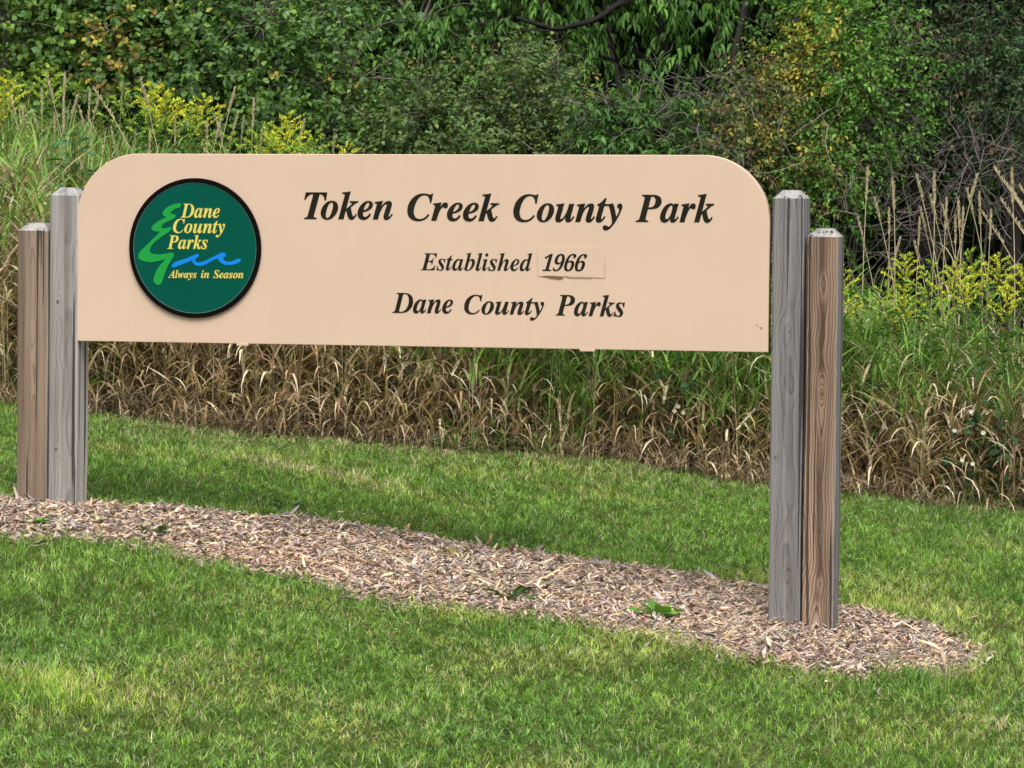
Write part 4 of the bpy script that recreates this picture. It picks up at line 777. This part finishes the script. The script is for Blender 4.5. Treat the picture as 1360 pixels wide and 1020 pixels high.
for i, (px, py, k, rz) in enumerate([(1153, 222, 0, 0), (1184, 236, 0, 2), (1180, 275, 0, 1), (1218, 232, 1, 3.1), (1240, 228, 0, 1), (1222, 275, 1, 3.3), (1236, 258, 1, 3), (1258, 262, 0, 0), (1252, 272, 1, 3.2), (1271, 262, 0, 2), (1298, 232, 1, .2), (1280, 275, 0, 0), (1300, 255, 0, 3), (1320, 220, 2, 3.2), (1343, 224, 0, 3), (1335, 240, 2, 3.1), (1355, 245, 2, 3.0), (1317, 278, 0, 0), (1222, 288, 0, 0), (1196, 315, 1, .3), (1215, 320, 1, 3), (1305, 280, 2, 3.1), (1140, 288, 1, 3), (1162, 262, 1, 3.1), (1350, 262, 2, 3.3), (1330, 262, 2, 3.0), (1268, 285, 0, 1), (1285, 250, 1, 3.0)]):
    lab = {0: 'tall straight tan grass stalk, first one right of the posts', 3: 'tan grass stalk leaning left in front of the dark hollow, tallest of its bunch',
           10: 'tan grass stalk with a thick feathery head leaning right in front of the dark hollow', 13: 'long bent dry stalk arching left near the right edge of the photo'}.get(i, 'thin tan stalk standing near the right posts before the dark hollow' if px < 1200 else 'tan seed-headed stalk of the middle bunch before the dark hollow' if px < 1290 else 'tan seed-headed stalk of the crowded bunch at the right edge of the photo')
    place_stalk(px, py, random.uniform(5.6, 6.6), k, rz, lab, RS)
LS = 'dry seed-headed grass stalks in the left meadow'
for i, (px, py, k, rz) in enumerate([(87, 96, 0, 0), (55, 116, 0, 1), (64, 100, 1, 3), (102, 126, 1, .1), (120, 118, 0, 0), (131, 128, 1, .2), (126, 115, 2, 3.1), (163, 104, 3, 0), (188, 104, 1, 3.1), (312, 116, 1, .3), (316, 148, 1, .2), (338, 130, 0, 0), (276, 160, 0, 0), (293, 158, 1, .2), (288, 155, 1, 3), (15, 128, 1, 3.1), (5, 140, 2, 3), (30, 140, 0, 1), (46, 150, 1, 3), (72, 150, 0, 1), (148, 168, 1, 3), (232, 156, 0, 1), (404, 158, 1, 0), (444, 176, 3, 0), (106, 140, 1, 3), (22, 165, 2, 3.1), (2, 170, 1, .2), (84, 135, 0, 1), (325, 152, 3, 1), (165, 175, 0, 0), (180, 170, 3, 0), (200, 172, 0, 0), (350, 168, 3, 1)]):
    lab = {0: 'pale buff grass stalk, tallest above the left posts', 9: 'long pale grass stalk leaning right above the round badge',
           6: 'pale grass stalk whose head nods down over the left corner of the panel'}.get(i, 'pale grass stalk with narrow head above the left posts' if px < 110 else 'pale grass stalk with narrow head over the rounded left corner of the panel' if px < 240 else 'pale grass stalk with narrow head above the badge or just right of it')
    place_stalk(px, py, random.uniform(5.4, 6.6), k, rz, lab, LS)

# ------------------------------------------------------------------ shrubs and trees
def shrub(name, label, cat, base, blobs, ncl, nl, LL, WW, cols, shape=OVATE, droop=.25, tl=(.15, .32), group=None, bark=(.16, .14, .12), seed=1, stems=5, spread=.6, accent=None, crown='foliage', trunk_r=.03, twigs=True, clvar=.3, mat=None, hang=0.0, tw=200, clump=14):
    """blobs: list of (x,y,z,rx,ry,rz). Leaves sit on twigs that fill the blobs; stems run from base to the blobs"""
    g = np.random.default_rng(seed); root = empty(name, base); b0 = np.array(base, float)
    tag(root, label, cat, group)
    B = np.array(blobs, float); wgt = (B[:, 3]*B[:, 4]*B[:, 5])**(2/3); wgt /= wgt.sum()
    bi = g.choice(len(B), ncl, p=wgt)
    K = max(6, ncl//clump); d = unit(g.normal(0, 1, (K, 3)))[g.integers(0, K, ncl)]; d = unit(d+g.normal(0, .13, (ncl, 3))); back = (d[:, 1] > .35) & (g.random(ncl) < .5); d[back, 1] *= -1
    rad = 1-spread*g.random(ncl)**1.7
    lump = 1+.22*np.sin(d[:, 0]*5+bi*1.7)*np.sin(d[:, 2]*6+bi)+.12*np.sin(d[:, 0]*13+d[:, 1]*9)
    P = B[bi, :3]+d*B[bi, 3:6]*(rad*lump)[:, None]
    gz = ground_z(P[:, 0], P[:, 1])+.08; ok = P[:, 2] > gz
    P, d, bi = P[ok], d[ok], bi[ok]; ncl = len(P)
    T = unit(d*.8+g.normal(0, .45, (ncl, 3))+np.array([0, 0, .25-hang])); TL = g.uniform(*tl, ncl)
    ci = np.repeat(np.arange(ncl), nl); li = np.tile(np.arange(nl), ncl); n = len(ci)
    t = (li+.6*g.random(n))/nl
    Pl = P[ci]+T[ci]*(t*TL[ci])[:, None]-np.array([0, 0, 1.])*(t**2*TL[ci]*droop)[:, None]
    A = unit(np.cross(T, g.normal(0, 1, (ncl, 3)))); Bv = np.cross(T, A); ph = li*2.4+g.normal(0, .5, n)
    D = unit(T[ci]*.55+A[ci]*np.cos(ph)[:, None]+Bv[ci]*np.sin(ph)[:, None]+np.array([0, 0, -droop*2.0])[None]+g.normal(0, .2, (n, 3)))
    Nn = g.normal(0, .55, (n, 3))+np.array([0, -.25, 1.0])
    V, F, nv = leaf_geo(Pl, D, Nn, LL*g.uniform(.6, 1.25, n), WW*g.uniform(.65, 1.2, n), shape, .10)
    c = pal(cols, n, .22, g)*(1+clvar*(g.random((ncl, 1))*2-1))[ci]
    if accent:
        acol, frac, ctr, rr = accent
        hit = (g.random(ncl) < frac)
        if ctr is not None: hit = np.exp(-(((P-np.array(ctr))/rr)**2).sum(1)) > g.random(ncl)
        hh = hit[ci]&(g.random(n) < .8); c[hh] = pal(acol, hh.sum(), .2, g)
    G = Geo(); G.add(V-b0, F, np.repeat(c, nv, 0)); G.build(crown, mat or M_leaf, root)
    # limbs and twigs
    G = Geo(); hubs = []
    for k in range(stems):
        j = k % len(B); top = B[j, :3]+g.normal(0, .25, 3)*B[j, 3:6]; s = np.linspace(0, 1, 9)[:, None]
        st = b0+np.array([g.normal(0, .06), g.normal(0, .06), -.1])*(1 if stems > 1 else 0)
        mid = .5*(st+top)+g.normal(0, .12, 3)
        path = (1-s)**2*st+2*s*(1-s)*mid+s**2*top+np.sin(s*9+k)*.02
        V, F = tube_geo(path-b0, trunk_r*(1-.7*s[:, 0])*g.uniform(.6, 1.1), 6); G.add(V, F, np.array(bark)*g.uniform(.8, 1.2)); hubs.append(path[3:])
    hubs = np.concatenate(hubs)
    if twigs:
        sel = g.choice(ncl, min(ncl, tw), replace=False)
        for q in sel:
            h = hubs[np.argmin(((hubs-P[q])**2).sum(1)+.3*g.random(len(hubs)))]; s = np.linspace(0, 1, 6)[:, None]
            end = P[q]+T[q]*TL[q]*.8; mid = .5*(h+end)+g.normal(0, .08, 3)+np.array([0, 0, .06])
            path = (1-s)**2*h+2*s*(1-s)*mid+s**2*end
            V, F = tube_geo(path-b0, trunk_r*.22*(1-.8*s[:, 0])+.0012, 4); G.add(V, F, np.array(bark)*g.uniform(.7, 1.3))
    G.build('trunk' if stems == 1 else 'branches', M_bark, root, smooth=True)
    return root
def B(px, py, Y, rx, ry, rz): p = at(px, py, Y); return (p[0], p[1], p[2], rx, ry, rz)
def base_at(px, Y): p = at(px, 300, Y); return (float(p[0]), float(p[1]), float(ground_z(p[0], p[1])))

MIDG = [(.125, .22, .035), (.09, .175, .032), (.165, .27, .045), (.10, .19, .06)]
BLUEG = [(.085, .165, .05), (.105, .19, .075), (.07, .14, .035)]
OLIVE = [(.10, .15, .038), (.125, .17, .045), (.07, .115, .03), (.10, .16, .06)]
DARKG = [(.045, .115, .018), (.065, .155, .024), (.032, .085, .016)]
BRTG = [(.08, .20, .028), (.11, .24, .035), (.06, .16, .028), (.14, .25, .04)]
YEL = [(.34, .28, .05), (.28, .26, .05), (.40, .30, .05)]
ORG = [(.30, .20, .06), (.25, .17, .07), (.22, .20, .06)]

shrub('leafy_shrub', 'broad leaved green shrub filling the upper left corner behind the goldenrods', 'shrub', base_at(40, 8.6),
      [B(30, 70, 8.6, .9, .7, .9), B(60, -20, 9.0, 1.1, .8, .8), B(-60, 60, 9.2, .9, .8, 1.0), B(20, 200, 8.4, .8, .6, .7)], 2100, 9, .050, .037, MIDG, ROUND, .3, seed=11, accent=(ORG, .03, None, 0))
shrub('leafy_shrub', 'tall green shrub with patches of orange-brown leaves above the left posts', 'shrub', base_at(190, 8.8),
      [B(150, 60, 8.6, .65, .6, .75), B(250, 50, 8.8, .7, .6, .8), B(200, -40, 9.2, .9, .7, .7), B(190, 170, 8.4, .8, .6, .7)], 2200, 9, .047, .035, MIDG+BLUEG, ROUND, .3, seed=12,
      accent=(ORG+YEL, 0, tuple(at(135, 75, 8.1)), np.array([.26, .6, .22])))
shrub('leafy_shrub', 'dense dark green shrub above the badge end of the panel', 'shrub', base_at(350, 8.6),
      [B(340, 100, 8.4, .7, .6, .75), B(420, 130, 8.2, .6, .5, .6), B(360, 10, 9.0, .8, .6, .7), B(400, 240, 8.2, .9, .5, .6)], 1700, 9, .050, .036, BLUEG+MIDG[:2], OVATE, .3, seed=13, accent=(YEL, .012, None, 0))
shrub('vine_covered_shrub', 'tall pale green shrub hung with vines at the top, left of the dark drooping tree', 'shrub', base_at(490, 9.6),
      [B(470, 30, 9.6, .7, .6, .9), B(540, 60, 9.4, .5, .5, .7), B(430, -40, 10., .8, .6, .6), B(480, 150, 9.2, .7, .5, .6)], 1300, 9, .056, .042, [(.085, .18, .045), (.11, .21, .06), (.07, .14, .04)], ROUND, .4, seed=14, accent=(ORG, .02, None, 0))
shrub('leafy_shrub', 'dull olive small leaved shrub above the middle of the panel', 'shrub', base_at(600, 8.0),
      [B(560, 185, 8.0, .5, .4, .35), B(660, 165, 8.1, .55, .4, .42), B(620, 260, 7.9, .9, .5, .5)], 1700, 9, .040, .026, OLIVE+BLUEG[:1], OVATE, .2, seed=15, accent=(ORG, .015, None, 0))
shrub('leafy_shrub', 'olive brown shrub with blueish leaves over the word Creek', 'shrub', base_at(740, 8.3),
      [B(735, 165, 8.3, .42, .4, .36), B(800, 195, 8.0, .4, .4, .3), B(760, 250, 8.0, .8, .5, .5), B(710, 110, 8.5, .22, .3, .22)], 1400, 9, .042, .026, OLIVE+[(.09, .10, .045), (.05, .10, .05)], OVATE, .2, seed=16, accent=(ORG, .02, None, 0))
shrub('leafy_shrub', 'low bright green bush just above the word County', 'shrub', base_at(820, 7.6),
      [B(820, 175, 7.6, .28, .3, .22), B(880, 185, 7.8, .3, .3, .3), B(850, 240, 7.6, .5, .4, .4)], 420, 10, .065, .024, DARKG+[(.06, .13, .03)], LANCE, .5, seed=17)
# drooping dark tree in the middle and right
shrub('drooping_tree', 'large dark tree with drooping leaf sprays over the middle of the sign', 'tree', base_at(900, 10.6),
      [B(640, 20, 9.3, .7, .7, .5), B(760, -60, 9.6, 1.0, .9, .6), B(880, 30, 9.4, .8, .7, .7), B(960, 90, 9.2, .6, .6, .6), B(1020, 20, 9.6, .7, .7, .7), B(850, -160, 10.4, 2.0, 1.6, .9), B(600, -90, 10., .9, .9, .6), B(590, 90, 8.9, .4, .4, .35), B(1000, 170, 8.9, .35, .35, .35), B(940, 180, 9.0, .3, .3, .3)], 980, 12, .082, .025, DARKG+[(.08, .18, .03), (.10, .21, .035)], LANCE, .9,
      tl=(.10, .20), seed=18, tw=60, clump=9, stems=7, trunk_r=.045, bark=(.06, .05, .045), crown='crown', clvar=.5, hang=.6, spread=.45)
shrub('leafy_shrub', 'bright green shrub with yellow leaves on its left above the right posts', 'shrub', base_at(1110, 8.4),
      [B(1090, 60, 8.4, .42, .45, .5), B(1150, 110, 8.2, .5, .5, .5), B(1110, 170, 8.1, .45, .4, .45), B(1130, 20, 8.8, .35, .4, .3), B(1090, 250, 7.9, .35, .4, .4)], 1650, 9, .037, .022, BRTG, OVATE, .25, seed=19,
      accent=(YEL+[(.45, .38, .05)], 0, tuple(at(1072, 75, 8.0)), np.array([.2, .7, .22])), bark=(.12, .10, .09), trunk_r=.016)
shrub('leafy_shrub', 'thin shrub with yellow and brown leaves over the right corner of the panel', 'shrub', base_at(1010, 7.9),
      [B(1010, 150, 7.9, .33, .35, .33), B(985, 195, 7.7, .32, .3, .25), B(1040, 220, 7.7, .35, .3, .4), B(1020, 100, 8.1, .22, .25, .2)], 620, 8, .036, .020, OLIVE+[(.17, .14, .05), (.14, .08, .045), (.20, .18, .05)], OVATE, .2, seed=20, accent=(YEL, .16, None, 0), bark=(.13, .10, .085), trunk_r=.016, spread=.9, tw=70)
shrub('leafy_shrub', 'deep green shrub filling the upper right corner', 'shrub', base_at(1290, 8.8),
      [B(1260, 90, 8.7, .6, .5, .5), B(1330, 130, 8.6, .5, .5, .55), B(1220, 130, 8.5, .42, .4, .3), B(1350, 40, 9.2, .6, .5, .45), B(1400, 120, 8.8, .5, .5, .6)], 1350, 8, .040, .022, [(.04, .095, .03), (.05, .11, .035), (.035, .075, .03), (.06, .085, .035)], LANCE, .3, seed=21,
      accent=([(.16, .07, .045), (.13, .08, .05)], .08, None, 0), bark=(.09, .078, .07), trunk_r=.014)
# tall trees standing in the wood behind, most crowns raised above the view to shade the hollow
# added low boughs that roof the hollow on the right and keep the daylight out of it
shrub('added_shade_tree', 'added dark tree whose low boughs shade the hollow at the upper right', 'tree', base_at(1420, 10.8),
      [B(1330, -90, 9.8, .9, 1.1, .45), B(1180, -130, 10.2, .9, 1.1, .5), B(1440, -40, 10., .7, .9, .5), B(1200, -300, 9.4, 1.8, 1.4, .6), B(1260, -220, 9.2, 1.5, 1.2, .45)], 2200, 9, .070, .036, [(.024, .06, .014), (.034, .085, .018), (.018, .045, .010)], OVATE, .5, seed=30, stems=4, trunk_r=.06, bark=(.028, .024, .022), crown='crown', tw=40, clump=10)  # leaf colour also darkened to deepen the shade here
SHADED_WOODG = [(.022, .055, .012), (.03, .07, .015), (.018, .042, .010)]  # leaf colour darkened to stand in for deep shade in the wood
WOOD = 'trees of the wood behind the thicket'
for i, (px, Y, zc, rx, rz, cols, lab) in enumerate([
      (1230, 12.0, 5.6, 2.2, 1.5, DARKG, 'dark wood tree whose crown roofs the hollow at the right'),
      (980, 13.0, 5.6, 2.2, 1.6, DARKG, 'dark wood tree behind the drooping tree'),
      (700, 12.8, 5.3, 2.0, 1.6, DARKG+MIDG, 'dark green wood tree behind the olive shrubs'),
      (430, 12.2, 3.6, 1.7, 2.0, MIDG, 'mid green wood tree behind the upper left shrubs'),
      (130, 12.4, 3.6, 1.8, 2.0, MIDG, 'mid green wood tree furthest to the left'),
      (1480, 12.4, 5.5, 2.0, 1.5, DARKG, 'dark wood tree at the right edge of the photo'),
      (1100, 15.6, 5.9, 2.6, 1.7, DARKG, 'added dark tree roofing the deepest wood behind the bright shrub'),  # this and the next tree added as a roof to darken the wood
      (840, 16.0, 5.9, 2.6, 1.7, DARKG, 'added dark tree roofing the deepest wood behind the drooping tree')]):
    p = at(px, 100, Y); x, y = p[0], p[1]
    shrub('wood_tree', lab, 'tree', (float(x), float(y), float(ground_z(x, y))), [(x, y, zc, rx, 1.5, rz), (x-.6, y+.3, zc+1.1, rx*.8, 1.3, rz*.8), (x+.8, y-.3, zc+.5, rx*.7, 1.2, rz*.7)], 2400, 8, .11, .075, SHADED_WOODG if zc > 5 else cols, OVATE, .5, tl=(.3, .55), group=WOOD, stems=1, trunk_r=.12, seed=40+i, bark=(.028, .024, .022), crown='crown', twigs=True)
def far_wood():
    g = np.random.default_rng(77); n = 98000
    x = g.uniform(-13, 13, n); y = np.interp(x, [-6, -3.5], [14.6, 18.5])+g.random(n)**1.2*3.5; z = ground_z(x, y)+g.random(n)*8.5
    P = np.stack([x, y, z], -1); V, F, nv = leaf_geo(P, unit(g.normal(0, 1, (n, 3))+np.array([0, 0, -.6])), g.normal(0, 1, (n, 3)), g.uniform(.10, .22, n), g.uniform(.07, .15, n), OVATE, .1)
    c = pal(SHADED_WOODG, n, .3, g)
    n2 = 36000; x2 = g.uniform(-16, 16, n2); y2 = g.uniform(22.5, 23.5, n2); P2 = np.stack([x2, y2, ground_z(x2, y2)+g.random(n2)*9.5], -1)
    V2, F2, _ = leaf_geo(P2, unit(g.normal(0, 1, (n2, 3))), g.normal(0, .5, (n2, 3))+np.array([0, -1., 0]), g.uniform(.25, .42, n2), g.uniform(.2, .34, n2), OVATE, .1)
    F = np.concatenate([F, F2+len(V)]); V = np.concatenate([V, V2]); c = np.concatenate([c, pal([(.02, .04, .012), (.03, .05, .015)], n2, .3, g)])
    tag(mesh_np('far_wood', V, F, np.repeat(c, nv, 0), M_leaf), 'dark mass of leaves of the wood far behind everything', 'woodland', kind='stuff')
far_wood()

# bare tangled brush
def tangle(label, base, boxes, n, rad, col, seed, cat='brush', name='bare_brush'):
    g = np.random.default_rng(seed); root = empty(name, base); b0 = np.array(base, float); tag(root, label, cat, 'bare twiggy brush')
    G1 = Geo(); G2 = Geo()
    for k in range(n):
        bx = boxes[g.integers(0, len(boxes))]; st = np.array(bx[:3])+g.uniform(-1, 1, 3)*np.array(bx[3:]); st[2] = max(st[2], float(ground_z(st[0], st[1])))
        if k % 5 == 0: st[2] = float(ground_z(st[0], st[1]))
        dirv = unit(g.normal(0, 1, 3)+np.array([0, -.1, .5])); L = g.uniform(.35, 1.3 if k % 5 == 0 else .8); m = 8; pts = [st]
        for i in range(m):
            dirv = unit(dirv+g.normal(0, .26, 3)+np.array([0, 0, -.07])); pts.append(pts[-1]+dirv*L/m)
        pts = np.array(pts); r0 = rad*g.uniform(.35, 1.2)
        c = np.array(col)*g.uniform(.6, 1.35)
        V, F = tube_geo(pts-b0, r0*(1-.75*np.linspace(0, 1, m+1)), 4); (G1 if r0 > rad*.75 else G2).add(V, F, c)
        for q in range(3):
            i = g.integers(2, m); dv = unit(dirv+g.normal(0, .7, 3)); p2 = [pts[i]]
            for _ in range(5): dv = unit(dv+g.normal(0, .3, 3)); p2.append(p2[-1]+dv*L*.07)
            V, F = tube_geo(np.array(p2)-b0, r0*.45*(1-.7*np.linspace(0, 1, 6)), 3); G2.add(V, F, c)
    G1.build('branches', M_bark, root, smooth=True); G2.build('twigs', M_bark, root)
def bx(px, py, Y, rx, ry, rz): p = at(px, py, Y); return (p[0], p[1], p[2], rx, ry, rz)
tangle('tangled bare grey brush in the dark hollow behind the tan stalks at the right', base_at(1260, 7.9), [bx(1180, 280, 7.8, .35, .4, .35), bx(1260, 250, 8.0, .35, .4, .35), bx(1330, 270, 7.9, .35, .4, .4), bx(1300, 215, 8.0, .4, .4, .15)], 170, .0042, (.15, .13, .12), 61)
tangle('grey bare twigs above the right end of the word Park', base_at(925, 7.8), [bx(915, 165, 7.7, .22, .3, .18), bx(940, 130, 7.9, .18, .3, .22), bx(900, 195, 7.6, .25, .3, .1)], 55, .0042, (.17, .15, .135), 62)
tangle('sparse brown branches among the leaves behind the right posts', base_at(1090, 7.6), [bx(1100, 230, 7.5, .3, .3, .3), bx(1140, 320, 7.4, .3, .3, .3), bx(1060, 180, 7.7, .25, .3, .3)], 36, .005, (.20, .17, .14), 63)
tangle('bare branches hanging across the top right corner', base_at(1300, 9.3), [bx(1220, 40, 9.0, .4, .4, .3), bx(1310, 60, 9.0, .35, .4, .3), bx(1200, 100, 8.3, .2, .3, .3)], 34, .007, (.17, .15, .14), 64)

# a leaning dark log and standing trunks at the top right
def limb(name, label, cat, pts, r, col, part='trunk', nstub=4, seed=5):
    g = np.random.default_rng(seed); base = np.array(pts[0], float); root = empty(name, base); tag(root, label, cat)
    P = np.array(pts, float); t = np.linspace(0, 1, len(P)); tt = np.linspace(0, 1, 24)
    path = np.stack([np.interp(tt, t, P[:, i]) for i in range(3)], -1); path += np.stack([np.sin(tt*11+seed)*.02, tt*0, np.cos(tt*9)*.02], -1)
    G = Geo(); V, F = tube_geo(path-base, np.linspace(r, r*.5, 24)*(1+.08*np.sin(tt*30)), 10); G.add(V, F, col); G.build(part, M_bark, root, smooth=True)
    G = Geo()
    for k in range(nstub):
        i = g.integers(4, 22); d = unit(g.normal(0, 1, 3)+np.array([0, -.3, .3])); p2 = [path[i]]
        for _ in range(7): d = unit(d+g.normal(0, .25, 3)); p2.append(p2[-1]+d*.12)
        V, F = tube_geo(np.array(p2)-base, r*.3*(1-.8*np.linspace(0, 1, 8)), 5); G.add(V, F, col)
    G.build('branches', M_bark, root, smooth=True)
q = lambda px, py, Y: tuple(at(px, py, Y))
gq = lambda px, Y: base_at(px, Y)
limb('leaning_log', 'dark dead log leaning across the top right corner', 'log', [gq(1150, 9.8), q(1180, 40, 9.7), q(1215, 5, 9.7), q(1290, 40, 9.6), q(1370, 90, 9.6)][1:], .055, (.07, .055, .045), seed=3)
limb('tree_trunk', 'grey ridged trunk standing in the top right corner', 'tree trunk', [gq(1345, 10.4), q(1345, 100, 10.4), q(1340, -60, 10.4), q(1335, -250, 10.4)], .09, (.045, .038, .034), seed=4)
limb('tree_trunk', 'slender dark limb arching left from the drooping tree above the word Creek', 'tree trunk', [gq(905, 9.4), q(900, 120, 9.4), q(860, -20, 9.1), q(790, 30, 8.9), q(740, 42, 8.9), q(690, 20, 9.0)], .028, (.02, .017, .016), seed=6, nstub=7)
limb('tree_trunk', 'thin dark stem rising behind the word Park', 'tree trunk', [gq(960, 8.8), q(950, 150, 8.8), q(990, 0, 8.8), q(1000, -120, 8.8)], .035, (.04, .035, .03), seed=8, nstub=7)

# ------------------------------------------------------------------ small plants
def weed(name, label, cat, x, y, n, L, W, cols, seed, shape=OVATE, el=(.1, .8), group=None, rise=0.0, z=None, lift=0.0):
    g = np.random.default_rng(seed); gz = float(ground_z(x, y)+mound(np.array(x), np.array(y))) if z is None else z
    root = empty(name, (x, y, gz)); tag(root, label, cat, group)
    a = np.arange(n)*2.4+g.normal(0, .4, n); e = g.uniform(*el, n); D = np.stack([np.cos(a)*np.cos(e), np.sin(a)*np.cos(e), np.sin(e)], -1)
    P = g.normal(0, .008, (n, 3))+np.array([0, 0, .01])+D*.01+np.stack([0*a, 0*a, lift+g.random(n)*rise], -1)
    G = Geo(); V, F, nv = leaf_geo(P+D*L*.35, D, np.tile([0, 0, 1.], (n, 1))+g.normal(0, .3, (n, 3)), g.uniform(.6, 1.2, n)*L, g.uniform(.7, 1.2, n)*W, shape, .1)
    lc = pal(cols, n, .2, g)
    if n <= 30:
        for k in range(n): mesh_np('leaf', V[k*nv:(k+1)*nv], F[k*6:(k+1)*6]-k*nv, np.repeat(lc[k:k+1], nv, 0), M_leaf, root)
    else:
        G.add(V, F, np.repeat(lc, nv, 0)); G.build('leaves', M_leaf, root)
    G = Geo()
    for k in range(n): V, F = tube_geo(np.array([[0, 0, -.01], P[k], P[k]+D[k]*L*.4]), np.array([.003, .002, .0015]), 4); G.add(V, F, (.09, .15, .04))
    G.build('stems', M_grass, root)
WG = [(.14, .30, .045), (.18, .34, .05), (.11, .24, .04)]
weed('broadleaf_weed', 'bright green leafy weed in the chips left of the right posts', 'weed', 2.82, -.36, 15, .095, .055, WG, 1)
weed('broadleaf_weed', 'small yellowish weed in the middle of the chip bed', 'weed', 1.72, .34, 8, .06, .03, [(.22, .20, .05), (.14, .18, .04)], 2)
weed('broadleaf_weed', 'dark green weed sprawling on the chips at the near edge below the title', 'weed', 2.18, -.42, 12, .10, .028, [(.06, .12, .03)], 3, LANCE, (.05, .4))
weed('creeping_weed', 'low creeping green weed on the chips in front of the left posts', 'weed', .07, -.68, 40, .05, .028, WG, 4, OVATE, (.0, .4))
weed('creeping_weed', 'mat of small grey-green weed at the near edge of the chips left of centre', 'weed', .50, -.35, 60, .055, .022, [(.08, .15, .05), (.11, .17, .07)], 5, OVATE, (.0, .4))
weed('round_leaf_weed', 'pale round leafed weed at the far edge of the chips near the left posts', 'weed', .70, .93, 5, .075, .075, [(.22, .34, .14)], 6, ROUND, (.3, .9))
weed('broadleaf_weed', 'small curled green weed at the far edge of the chips', 'weed', .69, .5, 8, .07, .03, WG, 7)
weed('broadleaf_weed', 'bright green weed at the foot of the brown grass beside the left posts', 'weed', -1.15, 3.35, 16, .10, .06, WG, 8, rise=.3)
weed('broadleaf_weed', 'green weed in the dead grass just right of the tall left post', 'weed', -1.0, 3.5, 24, .11, .06, WG, 9, rise=.55)
weed('milkweed', 'dark blueish broad leaved plant beside the left end of the panel', 'plant', *[float(v) for v in at(98, 215, 4.7)[:2]], 30, .115, .045, [(.06, .16, .07), (.08, .19, .09), (.09, .18, .11)], 10, LANCE, (-.2, .6), rise=.32, lift=float(at(98, 258, 4.7)[2]-ground_z(*at(98, 258, 4.7)[:2])))
for q_, (px, Y, lab) in enumerate([(1315, 4.9, 'leafy green vine with white trumpet flowers low in the thicket at the right'), (905, 4.6, 'pale cream flowers low in the thicket just left of the right posts')]):
    p = at(px, 600, Y); x, y = float(p[0]), float(p[1]); gz = float(ground_z(x, y)); g = np.random.default_rng(90+q_)
    root = empty('flowering_vine', (x, y-.1, gz)); tag(root, lab, 'vine')
    n = 130 if q_ == 0 else 40; G = Geo(); P = g.normal(0, 1, (n, 3))*np.array([.13, .08, .14])+np.array([0, 0, .38])
    V, F, nv = leaf_geo(P, g.normal(0, 1, (n, 3))+np.array([0, -.5, -.3]), g.normal(0, .5, (n, 3))+np.array([0, -.5, 1]), g.uniform(.04, .07, n), g.uniform(.03, .05, n), OVATE)
    G.add(V, F, np.repeat(pal([(.03, .08, .03), (.04, .10, .035)], n, .2, g), nv, 0)); G.build('foliage', M_leaf, root)
    G = Geo()
    for k in range(6): V, F = tube_geo(np.array([[g.normal(0, .05), 0, 0], [g.normal(0, .05), .02, .25], [g.normal(0, .1), 0, .5]]), np.array([.004, .003, .002]), 4); G.add(V, F, (.07, .12, .04))
    G.build('stems', M_grass, root)
    spots = [(1290, 547), (1268, 572), (1306, 575), (1278, 611), (1292, 616)] if q_ == 0 else [(901, 540), (908, 548), (896, 546)]
    for fx, fy in spots:
        f = at(fx, fy, y-.28)-np.array([x, y-.1, gz]); G = Geo(); k = 6; a = np.arange(k)*2*math.pi/k
        D = np.stack([np.cos(a), -.35+0*a, np.sin(a)*.8+.2], -1); V, F, nv = leaf_geo(np.tile(f, (k, 1)), D, np.tile([0, -1., .4], (k, 1)), np.full(k, .014), np.full(k, .015), ROUND)
        G.add(V, F, (.62, .64, .58) if q_ == 0 else (.45, .42, .26)); G.build('flower', M_flower, root)

# ------------------------------------------------------------------ labels that tell the repeats apart, counted from the left
ORD = ['leftmost', 'second', 'third', 'fourth', 'fifth', 'sixth', 'seventh', 'eighth', 'ninth', 'tenth', 'eleventh', 'twelfth', 'thirteenth', 'fourteenth', 'fifteenth']
def px_of(o):
    d = np.array(o.location) + np.array([0, 0, 1.3*o.scale[2]]) - CAM
    return 680+FPX*(d@_r2)/(d@_fw)
NOUN = {'feathery yellow goldenrod tip in the upper row against the dark hollow, right of the posts': ('feathery goldenrod', 'upper row'),
        'goldenrod below the top row, half sunk in the green thicket right of the posts': ('goldenrod', 'lower ones right of the posts'),
        'goldenrod standing behind the top row right of the posts': ('goldenrod', 'back ones behind the top row'),
        'yellow-green goldenrod at the far left edge above the short post': ('yellow-green goldenrod', 'ones above the short post'),
        'bright goldenrod of the clump above the left corner and badge': ('bright goldenrod', 'clump above the badge'),
        'small goldenrod tip just over the top edge of the panel, right of the badge': ('small goldenrod', 'tips over the panel'),
        'thin tan stalk standing near the right posts before the dark hollow': ('thin tan stalk', 'few nearest the right posts'),
        'tan seed-headed stalk of the middle bunch before the dark hollow': ('tan seed-headed stalk', 'middle bunch'),
        'tan seed-headed stalk of the crowded bunch at the right edge of the photo': ('tan seed-headed stalk', 'crowded right bunch'),
        'pale grass stalk with narrow head above the left posts': ('pale grass stalk', 'ones above the left posts'),
        'pale grass stalk with narrow head over the rounded left corner of the panel': ('pale grass stalk', 'ones over the left panel corner'),
        'pale grass stalk with narrow head above the badge or just right of it': ('pale grass stalk', 'ones above the badge')}
bylab = {}
for o in C.objects:
    if o.get('category') in ('goldenrod', 'grass stalk') and o['label'] in NOUN: bylab.setdefault(o['label'], []).append(o)
for lab, objs in bylab.items():
    a, b = NOUN[lab]
    for i, o in enumerate(sorted(objs, key=px_of)):
        o['label'] = f"{a}, {'leftmost' if i == 0 else ORD[i]+' from the left'} of the {b}"
for o in C.objects:
    if o.parent and o.name.split('.')[0] in ('foliage', 'crown', 'twigs', 'branches', 'leaves', 'flower_plume', 'seed_head', 'dry_leaf', 'stems'): o['kind'] = 'stuff'
